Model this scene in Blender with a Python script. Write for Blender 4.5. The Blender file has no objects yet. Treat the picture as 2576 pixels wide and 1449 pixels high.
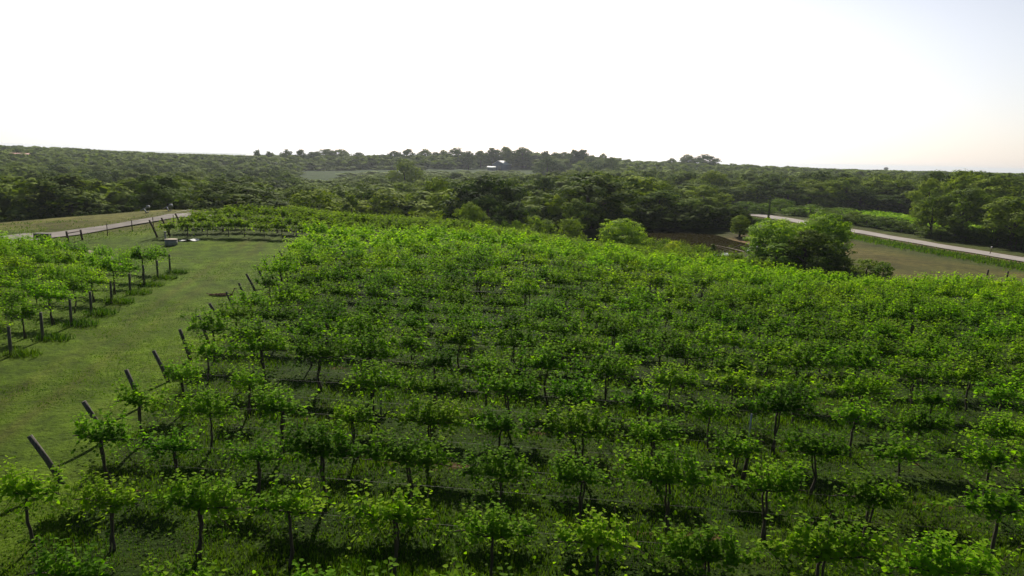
import bpy, math, random
import numpy as np
from mathutils import Matrix, Vector, noise
random.seed(7); RNG = np.random.default_rng(7)
R = math.radians
sc = bpy.context.scene
COL = sc.collection

# ------------------------------------------------------------------ camera, light, exposure
H_CAM, F_PX, PITCH, ROLL = 9.4, 1709.0, R(10.9), R(1.46)
cam = bpy.data.cameras.new('camera'); camo = bpy.data.objects.new('camera', cam); COL.objects.link(camo)
cam.sensor_width = 36.0; cam.lens = 36.0 * F_PX / 2576.0
cam.clip_start = 0.1; cam.clip_end = 60000.0
ROT = (Matrix.Rotation(math.pi/2 - PITCH, 4, 'X') @ Matrix.Rotation(ROLL, 4, 'Z'))
camo.matrix_world = Matrix.Translation((0, 0, H_CAM)) @ ROT
sc.camera = camo

SUN_EL, SUN_AZ = R(38.0), R(-6.0)            # azimuth measured from +Y (the view direction) towards +X
HAZE_BASE, HAZE_GLOW = 9.4, 12.5
world = bpy.data.worlds.new('World'); sc.world = world; world.use_nodes = True
wn = world.node_tree; wn.nodes.clear()
wo = wn.nodes.new('ShaderNodeOutputWorld'); bg = wn.nodes.new('ShaderNodeBackground'); sky = wn.nodes.new('ShaderNodeTexSky')
sky.sky_type = 'NISHITA'; sky.sun_disc = False
sky.sun_elevation = SUN_EL; sky.sun_rotation = SUN_AZ
sky.air_density = 1.0; sky.dust_density = 1.2; sky.ozone_density = 1.0; sky.altitude = 200
bg.inputs['Strength'].default_value = 0.045
# Nishita sky, whitened by the bright summer haze that lies low over the land and round the sun
def wnode(t, **k):
    n = wn.nodes.new(t)
    for a_, v_ in k.items(): setattr(n, a_, v_)
    return n
def wmath(op, a, b=None):
    n = wnode('ShaderNodeMath', operation=op)
    for i_, v_ in enumerate((a, b)):
        if v_ is None: continue
        if isinstance(v_, bpy.types.NodeSocket): wn.links.new(v_, n.inputs[i_])
        else: n.inputs[i_].default_value = v_
    return n.outputs[0]
tcw = wnode('ShaderNodeTexCoord'); sep = wnode('ShaderNodeSeparateXYZ'); wn.links.new(tcw.outputs['Generated'], sep.inputs[0])
elev = wmath('MAXIMUM', sep.outputs[2], 0.0)
low = wmath('DIVIDE', 1.0, wmath('ADD', 1.0, wmath('POWER', wmath('MULTIPLY', elev, 3.5), 5.0)))                 # haze thins with height
dp = wnode('ShaderNodeVectorMath', operation='DOT_PRODUCT'); wn.links.new(tcw.outputs['Generated'], dp.inputs[0])
dp.inputs[1].default_value = (math.sin(SUN_AZ), math.cos(SUN_AZ), 0)
glow = wmath('POWER', wmath('MAXIMUM', dp.outputs['Value'], 0.0), 4.0)
side = wmath('POWER', wmath('MULTIPLY', wmath('ADD', dp.outputs['Value'], 1.0), 0.5), 2.0)
amt = wmath('MULTIPLY', low, wmath('ADD', wmath('MULTIPLY', side, HAZE_BASE), wmath('MULTIPLY', glow, HAZE_GLOW)))
cw = wnode('ShaderNodeValToRGB'); cw.color_ramp.elements[0].color = (1.0, .93, .93, 1); cw.color_ramp.elements[1].color = (.95, .94, 1.0, 1); cw.color_ramp.elements[1].position = .35
wn.links.new(elev, cw.inputs[0])
vm = wnode('ShaderNodeVectorMath', operation='SCALE'); wn.links.new(cw.outputs[0], vm.inputs[0]); wn.links.new(amt, vm.inputs['Scale'])
wm = wnode('ShaderNodeMix'); wm.data_type = 'RGBA'; wm.blend_type = 'ADD'; wm.inputs[0].default_value = 1.0
wn.links.new(sky.outputs[0], wm.inputs[6]); wn.links.new(vm.outputs[0], wm.inputs[7]); wn.links.new(wm.outputs[2], bg.inputs['Color'])
wn.links.new(bg.outputs[0], wo.inputs['Surface'])
sl = bpy.data.lights.new('sun', 'SUN'); sl.energy = 5.0; sl.angle = R(0.6); sl.color = (1.0, 0.93, 0.80)
so = bpy.data.objects.new('sun', sl); COL.objects.link(so)
sdir = Vector((math.sin(SUN_AZ)*math.cos(SUN_EL), math.cos(SUN_AZ)*math.cos(SUN_EL), math.sin(SUN_EL)))
so.rotation_euler = sdir.to_track_quat('Z', 'Y').to_euler()
so.location = (0, 40, 60)
sc.view_settings.view_transform = 'Standard'; sc.view_settings.look = 'None'
sc.view_settings.exposure = 0.22; sc.view_settings.gamma = 1.0
sc.render.engine = 'CYCLES'
sc.cycles.use_denoising = True
sc.cycles.max_bounces = 8; sc.cycles.transparent_max_bounces = 8
sc.cycles.volume_bounces = 0

# ------------------------------------------------------------------ projection helpers (pixels of a 2576-wide view)
RM = np.array(ROT.to_3x3())
def ray(px, py):
    d = RM @ np.array([(px-1288.0)/F_PX, -(py-724.5)/F_PX, -1.0]); return d
def at(px, py, Y):
    d = ray(px, py); t = Y/d[1]; return np.array([d[0]*t, Y, H_CAM + d[2]*t])
def project(P):
    P = np.atleast_2d(np.asarray(P, float)) - np.array([0, 0, H_CAM])
    c = P @ RM
    w = np.maximum(-c[:, 2], 1e-3)
    return np.stack([1288 + F_PX*c[:, 0]/w, 724.5 - F_PX*c[:, 1]/w, w], 1)

# ------------------------------------------------------------------ terrain
CP = [(-100,-10,0),(-60,-20,0),(0,-20,0),(60,-20,-.5),(0,0,0),(0,20,0),(0,40,.05),(-30,15,0),(-30,40,0),(-60,40,0),(-100,40,-.5),
      (20,20,-.2),(30,10,-.3),(30,35,-.6),(50,30,-1.2),(80,10,-2.5),(120,40,-4),(80,55,-3.6),
      (-20,62,.1),(1,62,.3),(10.8,61,-.65),(21.7,59.5,-1.65),(30.6,58,-2.0),(43,56,-1.9),(60,52,-2.6),
      (-45,72,0),(-62,85,0),(-80,74,-.4),(-50,102,0),(-35,98,.1),(-13,88,-.3),(0,85,-1.0),(9,80,-1.9),(-25,90,.1),
      (-110,85,-2),(-100,110,-8),(-50,125,-7),(-20,112,-6),(0,108,-6),(10,100,-4.8),
      (24,88,-3.0),(38,92,-3.2),(24,132,-3.2),(42,125,-3.2),(10,125,-7),
      (60,75,-3.6),(82,80,-4.4),(81,107,-4.6),(50,110,-4.0),(74,150,-4.6),(50,150,-5),(64,190,-4.7),(95,110,-4.8),(115,120,-5.0),(107,194,-5.2),(150,160,-6),(85,220,-5.5),
      (200,120,-6),(-200,120,-12),(-160,180,-12),(-60,180,-12),(0,170,-12),(30,170,-9),
      (-300,60,-4),(300,60,-6)]
def CQ(px, py, Y, dz): p = at(px, py, Y); CP.append((p[0], p[1], p[2]-dz))
for q in [(100,405,430,13),(300,410,430,13),(500,408,480,13),(1240,445,340,13),(1500,440,330,13),(900,462,300,13),
          (0,363,900,13),(150,368,900,13),(300,378,950,13),(420,382,1000,13),(560,389,1100,13),
          (700,386,900,12),(850,452,540,0),(950,428,620,0),(850,386,720,14),(1000,388,740,14),(1130,425,640,0),(1300,380,740,14),
          (1250,427,690,0),(1400,452,570,0),(1470,386,720,14),(1600,403,750,13),(1750,405,800,13),(1900,414,900,13),(2100,424,950,13),
          (2200,427,1100,12),(2400,431,1000,13),(2576,435,900,13),(1700,448,300,13),(1900,450,330,13),(2200,452,330,13),(2500,450,300,13),(2800,440,500,13),(-300,370,500,13)]:
    CQ(*q)
CP += [(-2500,1500,-24),(-700,1700,-26),(0,1500,-24),(900,1700,-14),(2600,1500,-16),(-4500,3000,-30),(0,3500,-32),(4500,3000,-26),
       (-14000,7000,-40),(0,8000,-42),(14000,7000,-40),(0,16000,-60),(-20000,14000,-60),(20000,14000,-60)]
CP = np.array(CP, float)
def warp(X, Y):
    s = np.maximum(Y, -40.0) + 60.0
    return np.stack([np.clip(X/s, -2.3, 2.3)*1.3, np.log(s/60.0)], -1)
def _phi(r2): return 0.5*r2*np.log(r2 + 1e-12)
_W = warp(CP[:, 0], CP[:, 1]); _n = len(CP)
_D = ((_W[:, None]-_W[None])**2).sum(-1)
_A = np.zeros((_n+3, _n+3)); _A[:_n, :_n] = _phi(_D) + 1e-5*np.eye(_n)
_A[:_n, _n] = 1; _A[:_n, _n+1:] = _W; _A[_n, :_n] = 1; _A[_n+1:, :_n] = _W.T
_b = np.zeros(_n+3); _b[:_n] = CP[:, 2]
_c = np.linalg.solve(_A, _b)
POND_Z = -3.3
def sstep(a, b, x): t = np.clip((x-a)/(b-a), 0, 1); return t*t*(3-2*t)
def terr(X, Y):
    X = np.asarray(X, float); Y = np.asarray(Y, float); sh = X.shape
    X = X.ravel(); Y = Y.ravel(); out = np.empty(len(X))
    for i in range(0, len(X), 40000):
        w = warp(X[i:i+40000], Y[i:i+40000])
        r2 = ((w[:, None]-_W[None])**2).sum(-1)
        out[i:i+40000] = _phi(r2) @ _c[:_n] + _c[_n] + w @ _c[_n+1:]
    th = np.arctan2(Y-110, X-26)
    rr = np.sqrt(((X-26)/12.0)**2 + ((Y-110)/16.0)**2) * (1 + .06*np.sin(3*th+1) + .05*np.sin(5*th))
    bed = POND_Z - 0.9*np.clip(1-rr, 0, 1)*2 + np.clip(rr-1, 0, 3)*1.6
    k = sstep(1.0, 1.7, rr)
    out = np.where(rr < 1.7, bed*(1-k) + np.maximum(out, POND_Z+.25)*k, out)
    return out.reshape(sh)
def tz(x, y): return float(terr(np.array([x]), np.array([y]))[0])
def ground(px, py, y0=10.0, y1=2500.0):
    d = ray(px, py); Ys = np.exp(np.linspace(math.log(y0), math.log(y1), 1500)); t = Ys/d[1]
    Xs = d[0]*t; Zs = H_CAM + d[2]*t; below = Zs < terr(Xs, Ys)
    i = int(np.argmax(below)) if below.any() else len(Ys)-1
    return np.array([Xs[i], Ys[i], float(terr(Xs[i:i+1], Ys[i:i+1])[0])])

# ------------------------------------------------------------------ mesh helpers
class MB:
    def __init__(s): s.V = []; s.Q = []; s.T = []; s.n = 0
    def add(s, V, Q=None, T=None):
        V = np.asarray(V, float).reshape(-1, 3)
        if Q is not None and len(Q): s.Q.append(np.asarray(Q, np.int64).reshape(-1, 4) + s.n)
        if T is not None and len(T): s.T.append(np.asarray(T, np.int64).reshape(-1, 3) + s.n)
        s.V.append(V); s.n += len(V)
    def arrays(s):
        V = np.concatenate(s.V) if s.V else np.zeros((0, 3))
        Q = np.concatenate(s.Q) if s.Q else np.zeros((0, 4), np.int64)
        T = np.concatenate(s.T) if s.T else np.zeros((0, 3), np.int64)
        return V, Q, T
    def mesh(s, name, smooth=False): return mk_mesh(name, *s.arrays(), smooth)
    def box(s, c, size, rz=0.0):
        x, y, z = np.array(size)/2.0
        P = np.array([(-x,-y,-z),(x,-y,-z),(x,y,-z),(-x,y,-z),(-x,-y,z),(x,-y,z),(x,y,z),(-x,y,z)])
        cc, ss = math.cos(rz), math.sin(rz)
        P = np.stack([P[:,0]*cc-P[:,1]*ss, P[:,0]*ss+P[:,1]*cc, P[:,2]], 1) + np.array(c)
        s.add(P, [(0,3,2,1),(4,5,6,7),(0,1,5,4),(1,2,6,5),(2,3,7,6),(3,0,4,7)])
    def tube(s, path, rad, k=7):
        path = np.asarray(path, float); n = len(path); rad = np.broadcast_to(np.asarray(rad, float), (n,))
        tan = np.gradient(path, axis=0); tan /= np.linalg.norm(tan, axis=1)[:, None] + 1e-9
        ref = np.array([0, 0, 1.0]) if abs(tan[:, 2]).mean() < .8 else np.array([1.0, 0, 0])
        a = np.cross(tan, ref); a /= np.linalg.norm(a, axis=1)[:, None] + 1e-9; b = np.cross(tan, a)
        th = np.arange(k)*2*math.pi/k
        P = path[:, None] + rad[:, None, None]*(a[:, None]*np.cos(th)[None, :, None] + b[:, None]*np.sin(th)[None, :, None])
        P = P.reshape(-1, 3); Q = []
        for i in range(n-1):
            for j in range(k): Q.append((i*k+j, i*k+(j+1) % k, (i+1)*k+(j+1) % k, (i+1)*k+j))
        T = []
        P = np.concatenate([P, path[:1], path[-1:]])
        for j in range(k): T.append((n*k, (j+1) % k, j)); T.append((n*k+1, (n-1)*k+j, (n-1)*k+(j+1) % k))
        s.add(P, Q, T)
def mk_mesh(name, V, Q, T, smooth=False):
    me = bpy.data.meshes.new(name)
    me.vertices.add(len(V)); me.vertices.foreach_set('co', V.astype(np.float32).ravel())
    loops = np.concatenate([Q.ravel(), T.ravel()]).astype(np.int32)
    me.loops.add(len(loops)); me.loops.foreach_set('vertex_index', loops)
    st = np.concatenate([np.arange(len(Q))*4, len(Q)*4 + np.arange(len(T))*3]).astype(np.int32)
    me.polygons.add(len(st)); me.polygons.foreach_set('loop_start', st)
    if smooth: me.polygons.foreach_set('use_smooth', np.ones(len(st), bool))
    me.update(calc_edges=True); me.validate()
    return me
def obj(name, me, mat=None, parent=None):
    o = bpy.data.objects.new(name, me); COL.objects.link(o)
    if mat is not None and not me.materials: me.materials.append(mat)
    if parent is not None: o.parent = parent
    return o
def tag(o, label=None, cat=None, group=None, kind=None):
    if label: o['label'] = label
    if cat: o['category'] = cat
    if group: o['group'] = group
    if kind: o['kind'] = kind
    return o
def thing(name, label, cat, loc, rz=0, group=None):
    o = bpy.data.objects.new(name, None); COL.objects.link(o); o.empty_display_size = .3
    o.location = loc; o.rotation_euler = (0, 0, rz); return tag(o, label, cat, group)
def unit(v): return v/(np.linalg.norm(v, axis=-1, keepdims=True) + 1e-9)
ORD = ['first','second','third','fourth','fifth','sixth','seventh','eighth','ninth','tenth','eleventh','twelfth','thirteenth','fourteenth',
       'fifteenth','sixteenth','seventeenth','eighteenth','nineteenth','twentieth']
TENS = ['','','twenty','thirty','forty','fifty','sixty','seventy','eighty','ninety']
def nth(i):
    if i < 20: return ORD[i]
    n = i+1; t, u = divmod(n, 10)
    return (TENS[t][:-1]+'ieth') if u == 0 else TENS[t]+'-'+ORD[u-1]

# ------------------------------------------------------------------ materials
def mat_new(name):
    m = bpy.data.materials.new(name); m.use_nodes = True; nt = m.node_tree; nt.nodes.clear()
    o = nt.nodes.new('ShaderNodeOutputMaterial'); return m, nt, o
def N(nt, t, **kw):
    n = nt.nodes.new(t)
    for k, v in kw.items(): setattr(n, k, v)
    return n
def ramp(nt, stops):
    r = nt.nodes.new('ShaderNodeValToRGB'); e = r.color_ramp.elements
    while len(e) < len(stops): e.new(.5)
    for i, (p, c) in enumerate(stops):
        e[i].position = p; e[i].color = (c[0], c[1], c[2], 1) if not np.isscalar(c) else (c, c, c, 1)
    return r
def mixc(nt, fac, a, b, mode='MIX'):
    m = nt.nodes.new('ShaderNodeMix'); m.data_type = 'RGBA'; m.blend_type = mode
    for sock, v in ((m.inputs[0], fac), (m.inputs[6], a), (m.inputs[7], b)):
        if isinstance(v, bpy.types.NodeSocket): nt.links.new(v, sock)
        else: sock.default_value = v if np.isscalar(v) else (v[0], v[1], v[2], 1)
    return m.outputs[2]
def foliage_mat(name, dark, mid, light, trans=.5, tcol=(1.5, 1.6, .6), scale=.35, rough=.75, fine=9.0, RI=.45, SP=.12):
    m, nt, out = mat_new(name); L = nt.links
    geo = N(nt, 'ShaderNodeNewGeometry'); oi = N(nt, 'ShaderNodeObjectInfo')
    n1 = N(nt, 'ShaderNodeTexNoise'); n1.inputs['Scale'].default_value = scale; n1.inputs['Detail'].default_value = 3
    L.new(geo.outputs['Position'], n1.inputs['Vector'])
    n2 = N(nt, 'ShaderNodeTexNoise'); n2.inputs['Scale'].default_value = fine; L.new(geo.outputs['Position'], n2.inputs['Vector'])
    ri = geo.outputs['Random Per Island']
    s1 = N(nt, 'ShaderNodeMath', operation='MULTIPLY_ADD'); L.new(ri, s1.inputs[0]); s1.inputs[1].default_value = RI; L.new(n1.outputs[0], s1.inputs[2])
    s2 = N(nt, 'ShaderNodeMath', operation='MULTIPLY_ADD'); L.new(oi.outputs['Random'], s2.inputs[0]); s2.inputs[1].default_value = .3; L.new(s1.outputs[0], s2.inputs[2])
    rp = ramp(nt, [(.38, dark), (.74, mid), (.97, light)]); L.new(s2.outputs[0], rp.inputs[0])
    col = mixc(nt, 1.0, rp.outputs[0], oi.outputs['Color'], 'MULTIPLY')
    p = N(nt, 'ShaderNodeBsdfPrincipled'); L.new(col, p.inputs['Base Color']); p.inputs['Roughness'].default_value = rough
    p.inputs['Specular IOR Level'].default_value = SP
    tr = N(nt, 'ShaderNodeBsdfTranslucent'); tc = mixc(nt, 1.0, col, tcol, 'MULTIPLY'); L.new(tc, tr.inputs['Color'])
    mx = N(nt, 'ShaderNodeMixShader'); mx.inputs[0].default_value = trans
    L.new(p.outputs[0], mx.inputs[1]); L.new(tr.outputs[0], mx.inputs[2]); L.new(mx.outputs[0], out.inputs['Surface'])
    return m
def solid_mat(name, c1, c2, scale=6.0, rough=.85, bump=.3, metallic=0, stretch=None):
    m, nt, out = mat_new(name); L = nt.links
    tc = N(nt, 'ShaderNodeTexCoord'); mp = N(nt, 'ShaderNodeMapping')
    if stretch: mp.inputs['Scale'].default_value = stretch
    L.new(tc.outputs['Object'], mp.inputs[0])
    n1 = N(nt, 'ShaderNodeTexNoise'); n1.inputs['Scale'].default_value = scale; n1.inputs['Detail'].default_value = 6
    L.new(mp.outputs[0], n1.inputs['Vector'])
    rp = ramp(nt, [(.3, c1), (.7, c2)]); L.new(n1.outputs[0], rp.inputs[0])
    p = N(nt, 'ShaderNodeBsdfPrincipled'); L.new(rp.outputs[0], p.inputs['Base Color']); p.inputs['Roughness'].default_value = rough
    p.inputs['Metallic'].default_value = metallic
    b = N(nt, 'ShaderNodeBump'); b.inputs['Strength'].default_value = bump; b.inputs['Distance'].default_value = .02
    L.new(n1.outputs[0], b.inputs['Height']); L.new(b.outputs[0], p.inputs['Normal']); L.new(p.outputs[0], out.inputs['Surface'])
    return m
VL = [np.array(c_) for c_ in ((.042,.110,.004), (.130,.260,.008), (.24,.38,.014))]
M_VINE = foliage_mat('vine_leaves', *VL, trans=.52, RI=.32, SP=.07, tcol=(1.25,1.5,.25), scale=.8)
M_TREE = foliage_mat('tree_leaves', (.028,.058,.009), (.068,.120,.013), (.175,.240,.024), SP=.04, trans=.24, tcol=(1.35,1.4,.5), scale=.07)
M_LIGHT = foliage_mat('light_tree_leaves', (.030,.062,.010), (.070,.120,.016), (.15,.205,.028), trans=.40, tcol=(1.3,1.4,.5), scale=.12)
M_GRASSB = foliage_mat('grass_blades', (.014,.044,.002), (.036,.092,.003), (.088,.145,.008), trans=.45, tcol=(1.35,1.5,.5), scale=.5)
M_BARK = solid_mat('bark', (.035,.024,.017), (.10,.075,.055), 9, .95, .6, stretch=(1,1,.25))
M_POST = solid_mat('weathered_wood', (.045,.038,.03), (.15,.13,.105), 8, .9, .5, stretch=(3,3,.4))
M_BROWNPOST = solid_mat('brown_wood', (.05,.03,.02), (.13,.08,.06), 8, .9, .4, stretch=(3,3,.4))
M_STEEL = solid_mat('galvanised_steel', (.25,.26,.26), (.42,.43,.43), 20, .5, .05, .6)
M_DARKSTEEL = solid_mat('dark_steel', (.03,.03,.03), (.07,.065,.06), 20, .6, .1, .3)
M_WHITE = solid_mat('white_paint', (.62,.62,.60), (.80,.80,.78), 3, .6, .05)
M_BLUEWALL = solid_mat('blue_grey_siding', (.16,.18,.26), (.24,.26,.35), 2, .7, .1)
M_GREYWALL = solid_mat('grey_siding', (.30,.29,.29), (.42,.41,.40), 2, .8, .1)
M_REDROOF = solid_mat('faded_red_roof', (.28,.14,.12), (.42,.26,.23), 2, .8, .1)
M_BROWNWALL = solid_mat('brown_brick', (.12,.07,.06), (.20,.12,.10), 3, .9, .2)
M_GLASS = solid_mat('dark_glass', (.02,.025,.03), (.04,.045,.05), 2, .1, 0)
M_BLACK = solid_mat('black_paint', (.012,.012,.012), (.03,.03,.03), 6, .4, .05)
M_CONC = solid_mat('grey_concrete', (.20,.19,.18), (.36,.34,.32), 5, .9, .3)
M_TARP = solid_mat('white_sheet', (.45,.46,.46), (.75,.76,.75), 3, .7, .2)
M_DEAD = solid_mat('bleached_wood', (.36,.30,.23), (.55,.47,.38), 6, .9, .3)
M_BROWNTWIG = solid_mat('brown_twigs', (.08,.04,.02), (.17,.10,.05), 8, .95, .3)

# ------------------------------------------------------------------ vineyard layout (plan)
RDIR = np.array([.9947, -.1025])                       # direction of the rows
def end1(k): return np.array([-12.45-.49*(k-1), 17.7+2.94*(k-1)])

# ground colours
def point_in(poly, x, y):
    c = False; n = len(poly)
    for i in range(n):
        x1, y1 = poly[i]; x2, y2 = poly[i-1]
        if (y1 > y) != (y2 > y) and x < (x2-x1)*(y-y1)/(y2-y1)+x1: c = not c
    return c
ROADC = np.array([(86,60),(83.5,85),(81,107),(77.5,128),(74,150),(70.5,168),(66,187),(58,208),(44,228),(20,245)], float)
def polydist(X, Y, C):
    d = np.full(np.shape(X), 1e9)
    for a, b in zip(C[:-1], C[1:]):
        ab = b-a; t = np.clip(((X-a[0])*ab[0]+(Y-a[1])*ab[1])/(ab@ab), 0, 1)
        d = np.minimum(d, np.hypot(X-a[0]-t*ab[0], Y-a[1]-t*ab[1]))
    return d
def front(X): return np.interp(X, [-400,-200,-95,-60,-35,-10,5,11,16,38,46,50,58], [95,104,114,124,122,118,116,118,128,129,128,150,195])
FIELDS = [[(735,454),(745,440),(780,429),(1000,427),(1075,431),(1160,426),(1240,422),(1310,422),(1335,424),(1425,448),(1450,466),(1390,462),(1300,432),(1200,433),(1100,433),(1000,433),(880,440),(850,456),(800,458)],
          [(540,446),(545,436),(585,436),(590,446)], [(1000,434),(1000,427),(1340,424),(1345,434)], [(600,400),(640,390),(700,392),(720,400)]]
def tree_ok(X, Y):
    if polydist(np.array([X]), np.array([Y]), ROADC)[0] < 7.5: return False
    if Y < 260:
        if X < 58: return Y > front(X) and not (44 < X < 62 and Y < 178)
        if X < 64: return Y > 215
        if Y > 236: return True
        if X > 124 and Y > 150: return True
        return X > 190 and Y > 90
    z = tz(X, Y)
    for h in (0, 1):
        p = project([(X, Y, z+h)])[0]
        for f in FIELDS:
            if Y > 340 and point_in(f, p[0], p[1]): return False
    return True

us = np.concatenate([np.linspace(-2.2, -1.0, 30)[:-1], np.linspace(-1.0, 1.0, 300), np.linspace(1.0, 2.2, 30)[1:]])
vs = np.concatenate([np.linspace(math.log(30), math.log(260), 300), np.linspace(math.log(260), math.log(17000), 190)[1:]])
UU, VV = np.meshgrid(us, vs); S = np.exp(VV); GX = UU*S; GY = S-60.0
GZ = terr(GX, GY)
nz = RNG.random(GX.shape)
bumps = (np.sin(GX*1.7+GY*.6)*np.sin(GY*1.9-GX*.4)*.025 + np.sin(GX*.45+2)*np.sin(GY*.38)*.05)*(GY < 110)
GZ = GZ + bumps
nu, nv = len(us), len(vs)
idx = np.arange(nu*nv).reshape(nv, nu)
Q = np.stack([idx[:-1, :-1], idx[:-1, 1:], idx[1:, 1:], idx[1:, :-1]], -1).reshape(-1, 4)
gm = mk_mesh('ground', np.stack([GX, GY, GZ], -1).reshape(-1, 3), Q, np.zeros((0, 3), np.int64), True)
def hashn0(X, Y): return np.sin(X*.22+Y*.05)*np.cos(Y*.13-X*.07)
def zone(X, Y):
    base = np.zeros(X.shape + (3,)); base[:] = (.024,.050,.004)
    def put(mask, c):
        m = np.clip(mask, 0, 1)[..., None]; base[:] = base*(1-m) + np.array(c)*m
    lane = (X < -12.7-.167*(Y-17.7)+1.0)
    put(sstep(0, 1, lane*1.0), (.080,.140,.006))
    drylawn = sstep(0, 8, (Y-70))*sstep(-36, -44, X)
    put(drylawn, (.125,.130,.030))
    lc = X-(-12.7-.167*(Y-17.7)-4.6)-.5*np.sin(Y*.08)
    for o_ in (-.85, .85): put(.6*np.exp(-((lc-o_)/.32)**2)*(Y < 70)*(Y > 5), (.085,.085,.018))
    right = sstep(0, 6, Y-62)*sstep(28, 36, X)*(Y < 260)
    put(right, (.058,.078,.014))
    k = sstep(0, 5, Y-66)*sstep(0, 8, X-(40))*sstep(0, 3, polydist(X, Y, ROADC)-13)*(X < 84)*sstep(0, 8, 150-Y)
    put(k*.8*(.35+.65*np.clip(.5+.7*hashn0(X, Y), 0, 1)), (.118,.100,.028))                                    # dry field by the road
    bank = np.exp(-(((X-38)/3.5)**2+((Y-103)/9)**2)); put(np.clip(bank*1.6, 0, 1), (.24,.15,.08))
    bank = np.exp(-(((X-45)/6)**2+((Y-112)/6)**2)); put(np.clip(bank*1.3, 0, 1), (.26,.17,.11))
    verge = 1-sstep(3.0, 5.5, np.abs(polydist(X, Y, ROADC))); put(verge*.8, (.15,.12,.05))
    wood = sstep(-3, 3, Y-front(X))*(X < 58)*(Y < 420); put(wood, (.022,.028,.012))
    put(sstep(0, 40, Y-420)*1.0, (.026,.062,.005))
    put(sstep(0, 8, (Y-66))*sstep(-42, -34, X)*(X < 30)*(Y < 110), (.05,.075,.012)); put((X > 84)*sstep(0, 4, Y-158)*sstep(0, 6, 236-Y)*(X < 124), (.075,.125,.020))
    put(sstep(0, 800, Y-1500), (.085,.105,.050))
    return base
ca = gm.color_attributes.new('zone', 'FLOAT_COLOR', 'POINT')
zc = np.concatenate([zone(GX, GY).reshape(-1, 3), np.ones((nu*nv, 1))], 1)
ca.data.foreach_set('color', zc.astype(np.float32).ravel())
m, nt, out = mat_new('grassy_ground'); L = nt.links
va = N(nt, 'ShaderNodeVertexColor', layer_name='zone'); geo = N(nt, 'ShaderNodeNewGeometry')
def noi(scale, detail=5, vec=None, rough=.6, st=None):
    n = N(nt, 'ShaderNodeTexNoise'); n.inputs['Scale'].default_value = scale; n.inputs['Detail'].default_value = detail; n.inputs['Roughness'].default_value = rough
    mp = N(nt, 'ShaderNodeMapping')
    if st: mp.inputs['Scale'].default_value = st
    L.new(geo.outputs['Position'], mp.inputs[0]); L.new(mp.outputs[0], n.inputs['Vector']); return n.outputs[0]
def mth0(a, k):
    n = N(nt, 'ShaderNodeMath', operation='MULTIPLY'); L.new(a, n.inputs[0]); n.inputs[1].default_value = k; return n.outputs[0]
nb = noi(.11, 5); nm = noi(.9, 6); nf = noi(7.0, 4); nh = noi(.35, 6, rough=.75, st=(.6,1,1))
r1 = ramp(nt, [(.3, (.55,.55,.5)), (.55, (1,1,1)), (.75, (1.5,1.35,1.3))]); L.new(nb, r1.inputs[0])
r2 = ramp(nt, [(.3, (.5,.5,.5)), (.7, (1.45,1.4,1.3))]); L.new(nm, r2.inputs[0])
r3 = ramp(nt, [(.25, (.45,.45,.45)), (.75, (1.55,1.5,1.4))]); L.new(nf, r3.inputs[0])
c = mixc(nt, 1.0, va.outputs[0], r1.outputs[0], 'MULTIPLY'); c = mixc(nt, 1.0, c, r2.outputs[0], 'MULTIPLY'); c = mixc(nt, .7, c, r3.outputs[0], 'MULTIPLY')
ry = ramp(nt, [(.50, 0.0), (.68, 1.0)]); L.new(noi(.28, 6, rough=.7), ry.inputs[0])
c = mixc(nt, mth0(ry.outputs[0], .35), c, (.078,.088,.012))
# bare reddish soil: noise patches, more of it along the vine rows
sx = N(nt, 'ShaderNodeSeparateXYZ'); L.new(geo.outputs['Position'], sx.inputs[0])
def mth(op, a, b=None, c_=None):
    n = N(nt, 'ShaderNodeMath', operation=op)
    for i, v in enumerate((a, b, c_)):
        if v is None: continue
        if isinstance(v, bpy.types.NodeSocket): L.new(v, n.inputs[i])
        else: n.inputs[i].default_value = v
    return n.outputs[0]
e0 = end1(1); per = (e0[1] + .10305*e0[0])             # y + .103 x is constant along a row
rowc = mth('ADD', sx.outputs[1], mth('MULTIPLY', sx.outputs[0], .10305))
step = 2.94 + .10305*(-.49)
fr = mth('PINGPONG', mth('SUBTRACT', rowc, per), step/2)     # 0 on a row, step/2 midway
strip = ramp(nt, [(.0, 1.0), (.45, 0.0)]); L.new(fr, strip.inputs[0])
inx = mth('GREATER_THAN', mth('ADD', sx.outputs[0], mth('MULTIPLY', sx.outputs[1], .167)), -9.9)
near = mth('LESS_THAN', sx.outputs[1], 66.0)
st2 = mth('MULTIPLY', mth('MULTIPLY', strip.outputs[0], inx), near)
thr = mth('ADD', nh, mth('MULTIPLY', st2, .10))
rs = ramp(nt, [(.67, 0.0), (.73, 1.0)]); L.new(thr, rs.inputs[0])
rs_lim = mth('MULTIPLY', rs.outputs[0], mth('MULTIPLY', inx, near))
c = mixc(nt, mth('MULTIPLY', rs_lim, .8), c, (.13,.07,.035))
p = N(nt, 'ShaderNodeBsdfPrincipled'); L.new(c, p.inputs['Base Color']); p.inputs['Roughness'].default_value = .95; p.inputs['Specular IOR Level'].default_value = .1
b1 = N(nt, 'ShaderNodeBump'); b1.inputs['Strength'].default_value = .9; b1.inputs['Distance'].default_value = .12
L.new(mth('ADD', nf, mth('MULTIPLY', nm, 1.5)), b1.inputs['Height']); L.new(b1.outputs[0], p.inputs['Normal'])
L.new(p.outputs[0], out.inputs['Surface'])
M_GROUND = m
tag(obj('ground', gm, M_GROUND), 'rolling grass ground under the vineyard and the hills beyond', None, kind='structure')

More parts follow.
